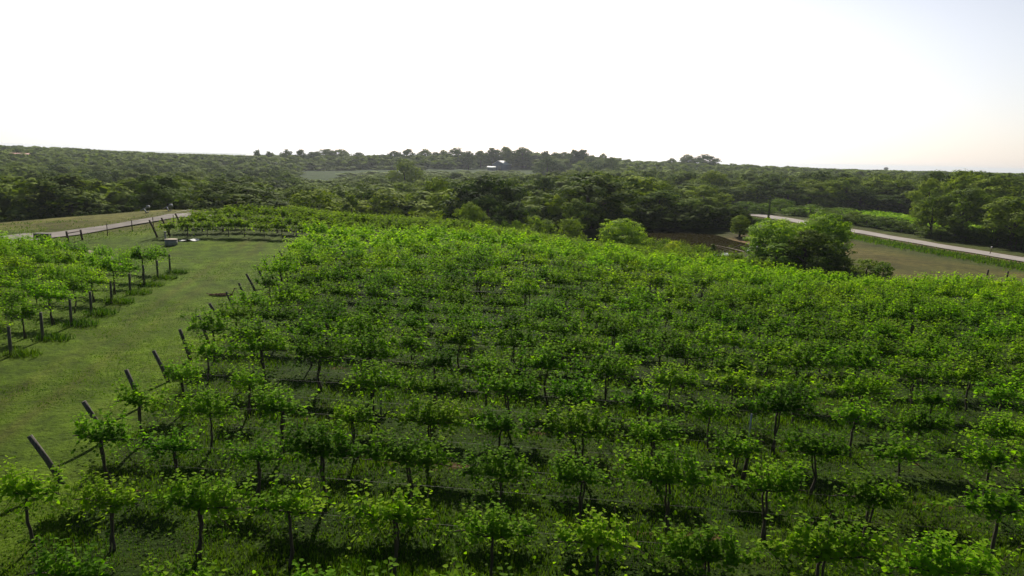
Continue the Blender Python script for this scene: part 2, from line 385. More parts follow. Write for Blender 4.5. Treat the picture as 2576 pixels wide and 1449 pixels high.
# ------------------------------------------------------------------ roads, path, pond
def strip_mesh(name, A, B, lift, mat, label):
    A = np.asarray(A, float); B = np.asarray(B, float); n = len(A); k = 5
    P = []
    for t in np.linspace(0, 1, k): P.append(A*(1-t)+B*t)
    P = np.stack(P, 1); Z = terr(P[..., 0], P[..., 1]) + lift
    V = np.concatenate([P, Z[..., None]], -1).reshape(-1, 3); ii = np.arange(n*k).reshape(n, k)
    Q = np.stack([ii[:-1, :-1], ii[:-1, 1:], ii[1:, 1:], ii[1:, :-1]], -1).reshape(-1, 4)
    me = mk_mesh(name, V, Q, np.zeros((0, 3), np.int64), True)
    return tag(obj(name, me, mat), label, None, kind='structure')
def dense(C, step=2.0):
    C = np.asarray(C, float); d = np.r_[0, np.cumsum(np.linalg.norm(np.diff(C, axis=0), axis=1))]
    s = np.arange(0, d[-1], step); out = np.stack([np.interp(s, d, C[:, i]) for i in range(2)], 1)
    for _ in range(3): out[1:-1] = (out[:-2]+2*out[1:-1]+out[2:])/4
    return out
M_GRAVEL = solid_mat('gravel', (.15,.13,.115), (.27,.235,.21), .6, .95, .4)
M_ROAD = solid_mat('pale_road', (.25,.22,.20), (.37,.33,.30), .5, .95, .3)
C = dense(ROADC); tg = unit(np.gradient(C, axis=0)); nn = np.stack([-tg[:, 1], tg[:, 0]], 1)
wv = (2.55 + .18*np.sin(np.arange(len(C))*.9))[:, None]
strip_mesh('country_road', C-nn*wv, C+nn*wv[::-1], .13, M_ROAD, 'pale country road running past the pond on the right')
up = [(-60,606),(0,597),(60,589),(125,588),(203,577),(312,562),(398,546.5),(425,540),(455,538.5),(508,542),(560,542.5),(600,541)]
lo = [(-60,632),(0,618),(60,610),(133,600),(198,593),(286,576),(391,559),(428,552),(455,547.5),(495,545.8),(540,544.5),(600,542.8)]
A = np.array([ground(*q)[:2] for q in up]); B = np.array([ground(*q)[:2] for q in lo])
def resamp(P, n=60):
    d = np.r_[0, np.cumsum(np.linalg.norm(np.diff(P, axis=0), axis=1))]; s = np.linspace(0, 1, n)
    q = np.linspace(0, 1, len(P)); o = np.stack([np.interp(s, q, P[:, i]) for i in range(2)], 1)
    for _ in range(2): o[1:-1] = (o[:-2]+2*o[1:-1]+o[2:])/4
    return o
strip_mesh('gravel_driveway', resamp(B), resamp(A), .09, M_GRAVEL, 'gravel driveway curving past the lawn on the left')
A = np.array([ground(*q)[:2] for q in [(185,624),(235,632),(290,650),(318,664)]]); B = np.array([ground(*q)[:2] for q in [(185,628),(225,638),(270,655),(298,668)]])
strip_mesh('dirt_track', resamp(B, 20), resamp(A, 20), .05, solid_mat('trodden_dirt', (.13,.11,.05), (.22,.19,.11), .8, .95, .4), 'trodden dirt track behind the left vineyard block')
th = np.linspace(0, 2*math.pi, 49)[:-1]
V = np.concatenate([[[26, 110, POND_Z]], np.stack([26+14*np.cos(th), 110+18.5*np.sin(th), np.full(48, POND_Z)], 1)])
pm = mk_mesh('pond_water', V, np.zeros((0, 4), np.int64), np.array([(0, 1+i, 1+(i+1) % 48) for i in range(48)]))
m, nt, out = mat_new('muddy_water'); p = N(nt, 'ShaderNodeBsdfPrincipled'); p.inputs['Base Color'].default_value = (.040,.034,.014,1); p.inputs['Roughness'].default_value = .03
tn = N(nt, 'ShaderNodeTexNoise'); tn.inputs['Scale'].default_value = 2.5; b = N(nt, 'ShaderNodeBump'); b.inputs['Strength'].default_value = .05
nt.links.new(tn.outputs[0], b.inputs['Height']); nt.links.new(b.outputs[0], p.inputs['Normal']); nt.links.new(p.outputs[0], out.inputs['Surface'])
tag(obj('pond_water', pm, m), 'muddy brown pond below the vineyard', None, kind='structure')

# ------------------------------------------------------------------ leaves
def leaf_cards(P, Nn, T, size, rng, lobed=True):
    """folded leaf: two quads either side of a midrib (6 verts) or one quad"""
    n = len(P); Nn = unit(Nn); T = unit(T - Nn*(T*Nn).sum(1, keepdims=True)); Sd = np.cross(Nn, T); s = size[:, None]
    if lobed:
        V = np.stack([P, P+T*.30*s+Sd*.52*s+Nn*.10*s, P+T*.72*s+Sd*.34*s+Nn*.04*s, P+T*s-Nn*.12*s,
                      P+T*.72*s-Sd*.34*s+Nn*.04*s, P+T*.30*s-Sd*.52*s+Nn*.10*s], 1).reshape(-1, 3)
        o = np.arange(n)[:, None]*6
        Q = np.concatenate([o+np.array([0,1,2,3]), o+np.array([3,4,5,0])])
    else:
        a = .5+.25*rng.random((n, 1))
        V = np.stack([P-T*.5*s, P+Sd*a*.6*s+T*.1*s, P+T*.55*s, P-Sd*a*.6*s], 1).reshape(-1, 3)
        o = np.arange(n)[:, None]*4; Q = o+np.array([0,1,2,3])
    return V, Q
def vine_parts(seed, shoots=42, leaves=15, lsize=.125, length=.75, up=.5, half=1.05, head=1.42, core=.55):
    rng = np.random.default_rng(seed)
    # trunk
    tb = MB(); n = 7; t = np.linspace(0, 1, n)
    bend = rng.normal(0, .05, 2); path = np.stack([bend[0]*np.sin(t*3)+rng.normal(0, .012, n), bend[1]*np.sin(t*2.5)+rng.normal(0, .012, n), t*head], 1); path[0, :2] = 0
    tb.tube(path, .045-.015*t, 6)
    if rng.random() < .45:
        p2 = path.copy(); p2[:, 0] += .09*np.cos(t*4); p2[:, 1] += .04; tb.tube(p2, .028, 5)
    cb = MB(); top = path[-1]
    hl = half*rng.uniform(.85, 1.1, 2)
    for sgn, h in ((-1, hl[0]), (1, hl[1])):
        u = np.linspace(0, 1, 6); c = np.stack([top[0]+sgn*h*u, top[1]+.05*np.sin(u*4+seed), top[2]+.10*np.sin(u*2.4)-.04+rng.normal(0, .01, 6)], 1); c[0] = top
        cb.tube(c, .026-.012*u, 5)
    lb = []
    ps, ns, ts = [], [], []
    for i in range(shoots):
        sx = rng.triangular(-1, 0, 1) if rng.random() < core else rng.uniform(-1, 1)
        s0 = np.array([top[0]+sx*(hl[1] if sx > 0 else hl[0]), top[1], top[2]+.06])
        kind = rng.random()
        az = rng.uniform(0, 2*math.pi)
        d = np.array([math.cos(az)*.85, math.sin(az)*.36, 0])
        if kind < up*.5: d = np.array([rng.normal(0, .28), rng.normal(0, .16), 1.0]); Ln = length*rng.uniform(.6, 1.45); g = .25
        elif kind < up*.5+.28: d[2] = rng.uniform(.2, 1.0); Ln = length*rng.uniform(.6, 1.1); g = 1.3
        else: d[2] = rng.uniform(-.1, .5); Ln = length*rng.uniform(.7, 1.15); g = 2.6
        d = d/np.linalg.norm(d); m_ = max(4, int(leaves*Ln/length*rng.uniform(.7, 1.2))); tt = np.linspace(.08, 1, m_)*Ln
        pos = s0 + d*tt[:, None]; pos[:, 2] -= g*tt**2*.55
        cb2 = np.array([s0, s0+d*Ln*.5-np.array([0,0,g*(Ln*.5)**2*.55]), s0+d*Ln-np.array([0,0,g*Ln**2*.55])])
        cb.tube(cb2, [.008, .006, .004], 3)
        pos = pos + rng.normal(0, .055, pos.shape)
        ps.append(pos); ns.append(np.tile(np.array([0, 0, 1.0]), (m_, 1)) + rng.normal(0, .38, (m_, 3)) + d*.3)
        ts.append(rng.normal(0, 1, (m_, 3)) + np.array([0, 0, -.7]))
        lb.append(lsize*(1.15-.45*tt/Ln)*rng.uniform(.7, 1.15, m_))
    P, Nn, T, Sz = np.concatenate(ps), np.concatenate(ns), np.concatenate(ts), np.concatenate(lb)
    V, Qf = leaf_cards(P, Nn, T, Sz, rng)
    fb = MB(); fb.add(V, Qf)
    return tb, cb, fb
VINES = []
for i in range(14):
    sparse = i < 6
    tb, cb, fb = vine_parts(100+i, shoots=(34+3*i) if sparse else 66, leaves=16, length=.72 if sparse else .80, up=.95 if sparse else 1.0, lsize=.13, half=.95 if sparse else 1.1, core=.8 if sparse else .5)
    VINES.append((tb.mesh('trunk'), cb.mesh('cordon'), fb.mesh('foliage')))
for a, b_, c_ in VINES: a.materials.append(M_BARK); b_.materials.append(M_BARK); c_.materials.append(M_VINE)
FARV = []
for i in range(6):
    tb, cb, fb = vine_parts(300+i, shoots=62, leaves=9, lsize=.21, length=.8, up=.9); FARV.append((tb.arrays(), fb.arrays()))
BACKV = []
for i in range(6):
    tb, cb, fb = vine_parts(340+i, shoots=58, leaves=9, lsize=.21, length=.62, up=.7, head=1.05); BACKV.append((tb.arrays(), fb.arrays()))

# ------------------------------------------------------------------ vine positions
vines = []     # x, y, block, row, index, colour, variant class
def rowpts(e, first, spacing, xmax, rng, gap=.02):
    pts = []; s = first; i = 0
    while True:
        p = e + RDIR*(s + rng.normal(0, .10))
        if p[0] > xmax(p[1]): break
        if rng.random() > gap: pts.append(p)
        s += spacing
    return pts
rg = np.random.default_rng(11)
XR1 = [-11.2,-9.2,-6.8,-4.9,-2.66,-.2,1.93,4.1,6.5,9.0,11.9,14.5,17.2]
for k in range(-1, 18):
    e = end1(k)
    if k == 1: pts = [e + RDIR*((x-e[0])/RDIR[0]) for x in XR1]
    elif k == 0: pts = [e + RDIR*((x-e[0])/RDIR[0]) for x in [-11.2,-9.2,-7.06,-4.9,-2.5,-.3,2.0,4.3,6.6,8.9,11.2,13.5]]
    else: pts = rowpts(e, rg.uniform(1.0, 1.9), 2.3, lambda y: min(.80*(y+2)+4, 62), rg, .03 if k > 0 else 0)
    for i, p in enumerate(pts): vines.append([p[0], p[1], 'main', k+2, i, 1])
left_posts = [(28,898),(108,858),(180,820),(230,791),(281,763),(328,741),(363,721),(397,702),(428,688)]
lend = [ground(*q)[:2] for q in left_posts]
d_end = (lend[-1]-lend[0])/8.0
def lend_k(k): return lend[0] + d_end*k
bk = [(268,660),(240,648),(205,632),(160,622),(110,612),(60,604)]
bend_ = []
for j in range(6):
    y = lend_k(8)[1] + 2.7*(j+1); q = ground(*bk[j]); bend_.append(np.array([min(-26, q[0]), y]))
for k in range(-3, 15):
    e = lend_k(k) if k <= 8 else bend_[k-9]
    s = 1.1; i = 0
    while True:
        p = e - RDIR*(s+rg.normal(0, .1)) + np.array([0, 0])
        if p[0] < -.80*(p[1]+2)-5: break
        tp = project([(p[0], p[1], tz(p[0], p[1])+1.95)])[0]
        if tp[1] < np.interp(tp[0], [-600,0,117,234,390], [500,586,596,624,638]) - 6 and k > 8: s += 2.2; continue
        if rg.random() > .03: vines.append([p[0], p[1], 'left', k, i, 2]); i += 1
        s += 2.2
b2 = ground(397, 597)[:2]
for k in range(0, 10):
    e = np.array([b2[0]+.35*k+ (5.5*(k>4)), b2[1] + 2.9*k]); s = 1.2; i = 0
    while True:
        p = e + np.array([1, -.012-.05*0])*(s+rg.normal(0, .1))
        if p[0] > 30 - .8*k: break
        # the second block bends away downhill to the right
        y = p[1] - max(0, p[0]+5)*.13
        if y > 66 + .0*p[0] and not (p[0] > -16 and y < 69): vines.append([p[0], y, 'back', k, i, 3])
        i += 1; s += 2.0
VA = np.array([(v[0], v[1]) for v in vines]); VZ = terr(VA[:, 0], VA[:, 1])
PR = project(np.stack([VA[:, 0], VA[:, 1], VZ+1.4], 1))
inview = (PR[:, 0] > -60) & (PR[:, 0] < 2636) & (PR[:, 1] < 1640) & (VA[:, 1] > 5)
score = np.where(inview, 1.0/PR[:, 2], 0)
order = np.argsort(-score)[:300]; chosen = set(int(i) for i in order if score[i] > 0)
rowsrank = {}
stuff = {1: MB(), 2: MB(), 3: MB()}
TINT = {}
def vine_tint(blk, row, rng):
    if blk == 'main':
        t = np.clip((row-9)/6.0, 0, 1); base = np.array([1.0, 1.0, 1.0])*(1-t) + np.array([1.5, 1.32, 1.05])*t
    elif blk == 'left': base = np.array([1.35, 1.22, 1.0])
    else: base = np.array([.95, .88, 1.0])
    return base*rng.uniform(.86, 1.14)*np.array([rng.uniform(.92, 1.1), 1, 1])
# left-to-right counting inside each row
cnt = {}
rt = np.random.default_rng(5)
for i, v in enumerate(vines):
    x, y, blk, row, ix, mk_ = v; z = float(VZ[i]); rot = math.atan2(RDIR[1], RDIR[0]) if blk != 'back' else 0.0
    flip = rt.integers(2); sc_ = rt.uniform(.86, 1.12); var = int(rt.integers(0, 14))
    if blk == 'main' and row <= 5: var = int(rt.integers(0, 9)); sc_ *= .95
    if blk == 'left': var = int(rt.integers(6, 14)); sc_ *= .95
    if blk == 'main' and row >= 11: sc_ *= 1.05; var = int(rt.integers(6, 14))
    if blk == 'main' and 7 <= row: var = int(rt.integers(4, 14))
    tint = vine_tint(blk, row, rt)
    key = (blk, row); 
    if i in chosen:
        j = cnt.get(key, 0); cnt[key] = j+1
        if blk == 'main':
            rl = nth(row-1)
            lab = f'{nth(j)} grapevine from the left in the {rl} row up from the picture bottom'
        elif blk == 'left':
            lab = f'{nth(j)} grapevine leftward from the post in the {nth(max(row,0)+ (3 if row<0 else 0))} row of the left block' if row >= 0 else f'{nth(j)} leafy grapevine at the near edge of the left block, {nth(-row-1)} row below its posts'
        else: lab = f'{nth(j)} grapevine from the left in the {nth(row)} row of the farther block'
        t = thing('grapevine', lab, 'grapevine', (x, y, z-.03), rot + math.pi*flip, 'grapevines growing in trellis rows')
        t.scale = (sc_, sc_, sc_*rt.uniform(.95, 1.06))
        a, b_, c_ = VINES[var]
        o1 = obj('trunk', a, None, t); o2 = obj('cordon', b_, None, t); o3 = obj('foliage', c_, None, t)
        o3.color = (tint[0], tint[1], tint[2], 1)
    else:
        if not (-200 < PR[i, 0] < 2776): continue
        if PR[i, 2] < 34: continue
        (tv, tq, tt), (fv, fq, ft) = (BACKV if blk == 'back' else FARV)[rt.integers(0, 6)]
        cc, ss = math.cos(rot+math.pi*flip), math.sin(rot+math.pi*flip)
        def tr(V): 
            V = V*sc_; return np.stack([V[:, 0]*cc-V[:, 1]*ss+x, V[:, 0]*ss+V[:, 1]*cc+y, V[:, 2]+z-.03], 1)
        stuff[mk_].add(tr(fv), fq, ft)
        stuff.setdefault('trunk', MB()).add(tr(tv), tq, tt)
# the rest of the vines: one object, trunks and three shades of leaf in one mesh
big = MB(); mats = []; fm = []
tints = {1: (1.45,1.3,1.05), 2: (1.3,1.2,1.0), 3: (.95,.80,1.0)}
allQ, allT, V_, midx = [], [], [], []
off = 0
for mi, key in enumerate([1, 2, 3, 'trunk']):
    V, Qa, Ta = stuff[key].arrays()
    V_.append(V); allQ.append((Qa+off, mi)); allT.append((Ta+off, mi)); off += len(V)
Vc = np.concatenate(V_); Qc = np.concatenate([q for q, _ in allQ]); Tc = np.concatenate([t for t, _ in allT])
mi_arr = np.concatenate([np.full(len(q), m_) for q, m_ in allQ]+[np.full(len(t), m_) for t, m_ in allT]).astype(np.int32)
fmesh = mk_mesh('distant_grapevines', Vc, Qc, Tc)
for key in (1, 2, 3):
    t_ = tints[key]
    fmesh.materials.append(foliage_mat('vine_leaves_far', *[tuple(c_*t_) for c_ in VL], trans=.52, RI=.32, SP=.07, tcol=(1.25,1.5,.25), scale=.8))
fmesh.materials.append(M_BARK)
fmesh.polygons.foreach_set('material_index', mi_arr)
tag(obj('distant_grapevines', fmesh), 'farther rows of grapevines covering the hilltop beyond the nearer rows', 'grapevines', kind='stuff')

# ------------------------------------------------------------------ trellis posts and wires
def post(px_base, lean_px, h, r, mat, label, group, name='wooden_post'):
    b = MB(); b.tube([(0,0,-.15),(lean_px[0]*.5, lean_px[1]*.5, h*.5),(lean_px[0], lean_px[1], h)], [r, r*.97, r*.93], 9)
    o = obj(name, b.mesh('post', False), mat); o.location = px_base; return tag(o, label, 'post', group)
for k in range(1, 18):
    e = end1(k); z = tz(*e)
    post((e[0], e[1], z), (-.52+.11*rg.normal(), -.05+.08*rg.normal()), 1.40+rg.normal(0, .05), .078, M_POST, f'leaning wooden end post, {nth(k-1)} from the front beside the grass lane', 'leaning end posts of the main block')
for k in range(9):
    e = lend[k]; z = tz(*e)
    post((e[0], e[1], z), (.04, 0), 1.42+rg.normal(0, .05), .072, M_POST, f'upright grey end post of the left block, {nth(k)} from the front', 'upright end posts of the left block')
for j, q in enumerate([(268,660),(240,646)]):
    g = ground(*q); post(g, (0, 0), .75, .10, M_BROWNPOST, f'short brown post behind the left block, {["nearer","farther"][j]} one by the dirt track', 'short brown posts')
for j, q in enumerate([(397,597),(427,591),(461,578)]):
    g = ground(*q); post(g, (-.75, 0), 1.75, .10, M_BROWNPOST, f'leaning brown end post of the farther block, {nth(j)} from the left', 'leaning end posts of the farther block')
# thin line posts within the rows
for j, (px, py, h, r) in enumerate([(958,1045,1.65,.035),(1628,1062,1.55,.045),(1340,905,1.4,.03),(1187,905,1.4,.03),(2292,842,1.9,.10),(1878,1150,1.5,.03),(1560,890,1.4,.03)]):
    g = ground(px, py); post(g, (.03, 0), h, r, M_POST if r > .04 else M_STEEL, ['thin steel line post left of the gap in the fourth row','grey line post in the fifth row at right of centre','slim steel stake amid dense vines at the middle','slim pale stake left of the middle stake','thick pale wooden post standing among the vines at right','slim steel stake standing beside the bare pruned vine','slim steel stake right of the middle stake'][j], 'line posts', 'line_post')
# wires, one trellis per row
for k in range(0, 14):
    e = end1(k); Lr = (.80*(e[1]+2)+8 - e[0])
    sarr = np.arange(0, Lr, 2.5); P = e + RDIR*sarr[:, None]; z = terr(P[:, 0], P[:, 1]); b = MB()
    for h in ((1.42, .8) if k > 0 else (1.42,)):
        b.tube(np.stack([P[:, 0], P[:, 1], z+h], 1), .003, 3)
    # anchor wire from the leaning post to the ground
    b.tube([(e[0]-.6, e[1], z[0]+1.4), (e[0]-1.3, e[1]+.1, z[0])], .004, 3)
    tag(obj('trellis_wire', b.mesh('wire'), M_DARKSTEEL), f'thin trellis wires strung along the {nth(k+1)} row from the picture bottom', 'wire', 'trellis wires')
# the bare pruned vine
g = ground(1868, 1222); t = thing('bare_grapevine', 'bare leafless grapevine stump with one bent arm, right of centre', 'grapevine', g)
b = MB(); b.tube([(0,0,-.05),(.02,0,.4),(.06,0,.8),(.10,0,1.15),(.14,0,1.38)], [.06,.055,.05,.055,.04], 7); b.tube([(-.1,0,-.05),(.0,.02,.5),(.06,.02,.9)], .03, 5); obj('trunk', b.mesh('trunk'), M_BARK, t)
b = MB(); b.tube([(.14,0,1.36),(.3,0,1.42),(.5,0,1.40),(.62,0,1.28)], [.035,.03,.022,.012], 5); b.tube([(.3,0,1.4),(.42,.05,1.3)], .012, 4); obj('cordon', b.mesh('cordon'), M_BARK, t)

# ------------------------------------------------------------------ grass and weeds
def grass_blades(P, h, w, rng, lean=.5):
    n = len(P); az = rng.uniform(0, 2*math.pi, n); D = np.stack([np.cos(az), np.sin(az), np.zeros(n)], 1)
    Sx = np.stack([-np.sin(az), np.cos(az), np.zeros(n)], 1)*w[:, None]*.5; ln = rng.uniform(.1, lean, n)[:, None]; hh = h[:, None]; Zv = np.array([0, 0, 1.0])
    V = np.stack([P-Sx, P+Sx, P+D*ln*hh*.4+Zv*hh*.6+Sx*.7, P+D*ln*hh*.4+Zv*hh*.6-Sx*.7, P+D*ln*hh*1.1+Zv*hh], 1).reshape(-1, 3)
    o = np.arange(n)[:, None]*5
    return V, o+np.array([0,1,2,3]), o+np.array([3,2,4])
def hashn(X, Y, s): return np.sin(X*s*1.3+1.7*np.sin(Y*s*.9+.3))*np.cos(Y*s*1.1+1.3*np.sin(X*s*.7))
rgz = np.random.default_rng(21)
NB = 420000
Yg = 10.5 + (np.exp(rgz.random(NB)*math.log(8.0))-1)*7.0          # denser nearby
Xg = (rgz.random(NB)*2-1)*(.80*(Yg+2)+3)
lane = Xg < (-12.7-.167*(Yg-17.7)+.6)
pat = hashn(Xg, Yg, .9)*.5+.5; pat2 = hashn(Xg+9, Yg-4, 2.6)*.5+.5
rowd = np.abs(((Yg+.10305*Xg-per)/step+.5) % 1-.5)*step
keep = np.where(lane, rgz.random(NB) < .55, rgz.random(NB) < .35+.5*pat+.25*pat2)
keep &= ~((polydist(Xg, Yg, np.array([ground(*q)[:2] for q in [(133,596),(286,570),(391,556)]])) < 5))
Xg, Yg, lane, pat, pat2, rowd = [a[keep] for a in (Xg, Yg, lane, pat, pat2, rowd)]
hgt = np.where(lane, rgz.uniform(.03, .07, len(Xg)), rgz.uniform(.04, .12, len(Xg))+.11*pat*pat2*rgz.random(len(Xg))+np.where(rowd < .45, .09*pat, 0))
wid = (.010 + .0006*Yg)*rgz.uniform(.8, 1.6, len(Xg)); 
Pg = np.stack([Xg, Yg, terr(Xg, Yg)-.01], 1)
V, Q_, T_ = grass_blades(Pg, hgt, wid, rgz)
b = MB(); b.add(V, Q_, T_)
tag(obj('grass', b.mesh('grass'), M_GRASSB), 'short grass and weeds growing between the vine rows and on the lane', 'grass', kind='stuff')
# broadleaf weeds low on the ground between rows
NW = 32000
Yw = 10.5 + (np.exp(rgz.random(NW)*math.log(7.0))-1)*7.0; Xw = (rgz.random(NW)*2-1)*(.80*(Yw+2)+3)
pw = hashn(Xw*1.0+3, Yw, .6)*.5+.5; kp = (Xw > (-12.7-.167*(Yw-17.7)-.3)) & (rgz.random(NW) < .2+.8*pw); Xw, Yw = Xw[kp], Yw[kp]
Pw = np.stack([Xw, Yw, terr(Xw, Yw)+rgz.uniform(.03, .14, len(Xw))], 1); n = len(Pw)
V, Q_ = leaf_cards(Pw, np.array([0,0,1.])+rgz.normal(0, .4, (n,3)), rgz.normal(0, 1, (n,3)), rgz.uniform(.035, .075, n)*(1+Yw*.01), rgz, True)
b = MB(); b.add(V, Q_)
tag(obj('ground_weeds', b.mesh('ground_weeds'), M_GRASSB), 'low broad-leaved weeds covering the vineyard floor', 'weeds', kind='stuff')

# ------------------------------------------------------------------ trees
def crown(seed, n_leaf=3000, W=5.0, Hh=10.0, base=.12, lobes=10, clumps=110, lsize=.42, style='round', low=.18, spread=.62, radk=1.0):
    rng = np.random.default_rng(seed); L_ = []
    for i in range(lobes):
        t = (i+.5)/lobes; a = i*2.399+rng.uniform(-.4, .4)
        zc = base + (1-base)*(low+(.86-low)*t); prof = math.sin(math.pi*min(1, max(.12, (zc-base)/(1-base)*.86+.16)))**.7
        if style == 'tall': prof *= .72
        if style == 'cone': prof = (1-zc)*1.1+.15
        rr = W*spread*prof*rng.uniform(.6, 1.1)*(0 if i == lobes-1 else 1)
        rad = radk*W*rng.uniform(.27, .42)*(.75+.3*prof)
        if style == 'cone': rad *= .65
        L_.append((np.array([rr*math.cos(a), rr*math.sin(a), zc*Hh]), np.array([rad, rad, rad*rng.uniform(.7, .95)*Hh/(2*W)])))
    C_ = np.array([l[0] for l in L_]); Rd = np.array([l[1] for l in L_])
    zmax = (C_[:, 2]+Rd[:, 2]).max(); C_[:, 2] *= Hh/zmax; Rd[:, 2] *= Hh/zmax
    li = rng.integers(0, lobes, clumps*3); d = unit(rng.normal(0, 1, (clumps*3, 3))); d[:, 2] = np.where(d[:, 2] < -.3, -d[:, 2], d[:, 2])
    cc = C_[li]+d*Rd[li]*rng.uniform(.82, 1.05, (clumps*3, 1))
    inside = np.zeros(len(cc), bool)
    for c0, r0 in zip(C_, Rd): inside |= (((cc-c0)/r0)**2).sum(1) < .62
    keep = np.where(~inside)[0][:clumps]; cc, d, li = cc[keep], d[keep], li[keep]
    k = len(cc); crad = W*rng.uniform(.08, .16, k)
    n1 = int(n_leaf*.82); ci = rng.integers(0, k, n1)
    off = rng.normal(0, 1, (n1, 3)); off = unit(off)*(rng.random((n1, 1))**.5)*crad[ci][:, None]; off[:, 2] *= .7
    P = cc[ci]+off; Nn = unit(off)*.75+d[ci]*1.1+np.array([0, 0, .3])+rng.normal(0, .24, (n1, 3))
    Sz = lsize*rng.uniform(.6, 1.25, n1)
    n2 = n_leaf-n1; l2 = rng.integers(0, lobes, n2); dd = unit(rng.normal(0, 1, (n2, 3)))
    P2 = C_[l2]+dd*Rd[l2]*rng.uniform(.2, .85, (n2, 1)); P = np.concatenate([P, P2]); Nn = np.concatenate([Nn, dd+rng.normal(0, .3, (n2, 3))]); Sz = np.concatenate([Sz, np.full(n2, lsize*2.1)])
    keep = P[:, 2] > .04*Hh; P, Nn, Sz = P[keep], Nn[keep], Sz[keep]
    T = rng.normal(0, 1, P.shape)
    if style == 'willow': T = T*.5+np.array([0, 0, -1.4])
    V, Qa = leaf_cards(P, Nn, T, Sz, rng, False)
    b = MB(); b.add(V, Qa)
    tb = MB(); tp = np.array([(0,0,-.6),(.05,0,Hh*.2),(.1*rng.normal(),.1*rng.normal(),Hh*.45),(.2*rng.normal(),.2*rng.normal(),Hh*.72)])
    r0 = .032*Hh; tb.tube(tp, [r0*1.2, r0*.85, r0*.6, r0*.2], 8)
    for i in range(min(lobes, 6)):
        s = tp[1]+(tp[2]-tp[1])*rng.random(); e_ = C_[i]; mid = (s+e_)/2+np.array([0,0,.3]); tb.tube([s, mid, e_], [r0*.4, r0*.26, r0*.1], 5)
    return b, tb
TREES = []
for i in range(12):
    st = ['round','round','tall','round','round','tall','round','round','tall','round','round','round'][i]
    cb, tb = crown(500+i, 6500, 5.0, 10.0, .06, 9+i % 4, 150+10*(i % 5), .31, st, .12)
    TREES.append((cb.mesh('crown'), tb.mesh('trunk')))
SPEC = {}
cb, tb = crown(600, 14000, 5.0, 10.0, .0, 18, 260, .25, 'willow', .03, .55, 1.25); SPEC['willow'] = (cb.mesh('crown'), tb.mesh('trunk'))
cb, tb = crown(601, 4600, 5.0, 10.0, .0, 15, 130, .33, 'round', .03, .66, 1.2); SPEC['bush'] = (cb.mesh('crown'), tb.mesh('trunk'))
cb, tb = crown(602, 2600, 3.2, 10.0, .04, 9, 80, .36, 'cone', .08); SPEC['young'] = (cb.mesh('crown'), tb.mesh('trunk'))
cb, tb = crown(603, 6500, 5.0, 10.0, .12, 11, 160, .31, 'round', .2); SPEC['open'] = (cb.mesh('crown'), tb.mesh('trunk'))
cb, tb = crown(604, 4200, 5.0, 10.0, .0, 14, 110, .34, 'round', .03, .66, 1.2); SPEC['bush2'] = (cb.mesh('crown'), tb.mesh('trunk'))
for a, b_ in list(TREES)+list(SPEC.values()): a.materials.append(M_TREE if a in [q[0] for q in TREES] else M_LIGHT); b_.materials.append(M_BARK)
n_tree = [0]
def tree(x, y, hgt, wid, label, group=None, tint=(1,1,1), spec=None, var=None, z=None, name='broadleaf_tree', cat='tree'):
    z = tz(x, y) if z is None else z
    t = thing(name, label, cat, (x, y, z-.1), random.uniform(0, 6.28), group)
    cm, tm = SPEC[spec] if spec else TREES[var if var is not None else random.randrange(12)]
    wn_ = 3.4 if spec == 'young' else 7.4
    t.scale = (wid/wn_, wid/wn_, hgt/10.0)
    o1 = obj('trunk', tm, None, t); o2 = obj('crown', cm, None, t); o2.color = (*tint, 1); n_tree[0] += 1
    return t
occupied = []
def hero(cx, top, Y, wpx, label, group=None, **kw):
    p = at(cx, top, Y); z = kw.pop('z', None); z = tz(p[0], Y) if z is None else z
    h = max(1.0, p[2]-z); w = wpx/F_PX*project([(p[0], Y, p[2])])[0][2]
    occupied.append((p[0], Y, w*.5)); return tree(p[0], Y, h, w, label, group, z=z, **kw)
hero(1570,548,90,118,'bright yellow-green willow at the vineyard edge beside the pond', tint=(2.7,2.6,1.3), spec='willow', name='willow_tree')
hero(1962,548,82,150,'bright leafy willow on the left of the clump by the road', tint=(3.0,2.9,1.2), spec='willow', name='willow_tree')
hero(2078,530,84,135,'tall darker tree on the right of the roadside clump', tint=(2.0,2.1,1.0), spec='willow')
hero(1955,600,79,120,'bright low bush at the left foot of the roadside clump', tint=(1.9,2.0,1.1), spec='bush', name='bush', cat='bush')
hero(2092,588,79,110,'dark leafy bush filling the right foot of the roadside clump', tint=(.9,1.0,.9), spec='bush', name='bush', cat='bush')
hero(2035,575,78,120,'dark low tree in front of the roadside clump', tint=(.9,.9,.9), var=4)
hero(1865,540,116,62,'slender mid-green tree on the pond bank', tint=(1.5,1.45,1.1), var=2)
hero(1905,575,104,40,'grey-green bush at the foot of the slender tree on the pond bank', tint=(1.2,1.1,1.1), spec='bush', name='bush', cat='bush')
hero(1692,603,84,48,'light green bush just right of the bright willow', tint=(3.0,2.5,1.2), spec='bush', name='bush', cat='bush')
hero(1795,612,82,26,'pointed young tree in front of the pond', tint=(1.6,1.5,1.1), spec='young', name='young_tree')
hero(1772,628,82,30,'small dark bush beside the pointed young tree', tint=(1.0,1.0,.9), spec='bush2', name='bush', cat='bush')
hero(1648,620,84,26,'tiny leafy sapling between the willow and the light green bush', tint=(1.3,1.3,1.0), spec='young', name='young_tree')
hero(2128,642,76,48,'dark round bush at the right foot of the roadside clump', tint=(1.0,1.0,.9), spec='bush', name='bush', cat='bush')
hero(2185,648,74,60,'grey-green low bush on the dry field edge', tint=(1.3,1.3,1.3), spec='bush2', name='bush', cat='bush')
hero(2225,655,72,50,'lowest grey-green bush at the right end of the field bushes', tint=(1.2,1.3,1.2), spec='bush', name='bush', cat='bush')
hero(2060,640,74,44,'small rounded bush below the roadside clump', tint=(.9,.95,.9), spec='bush2', name='bush', cat='bush')
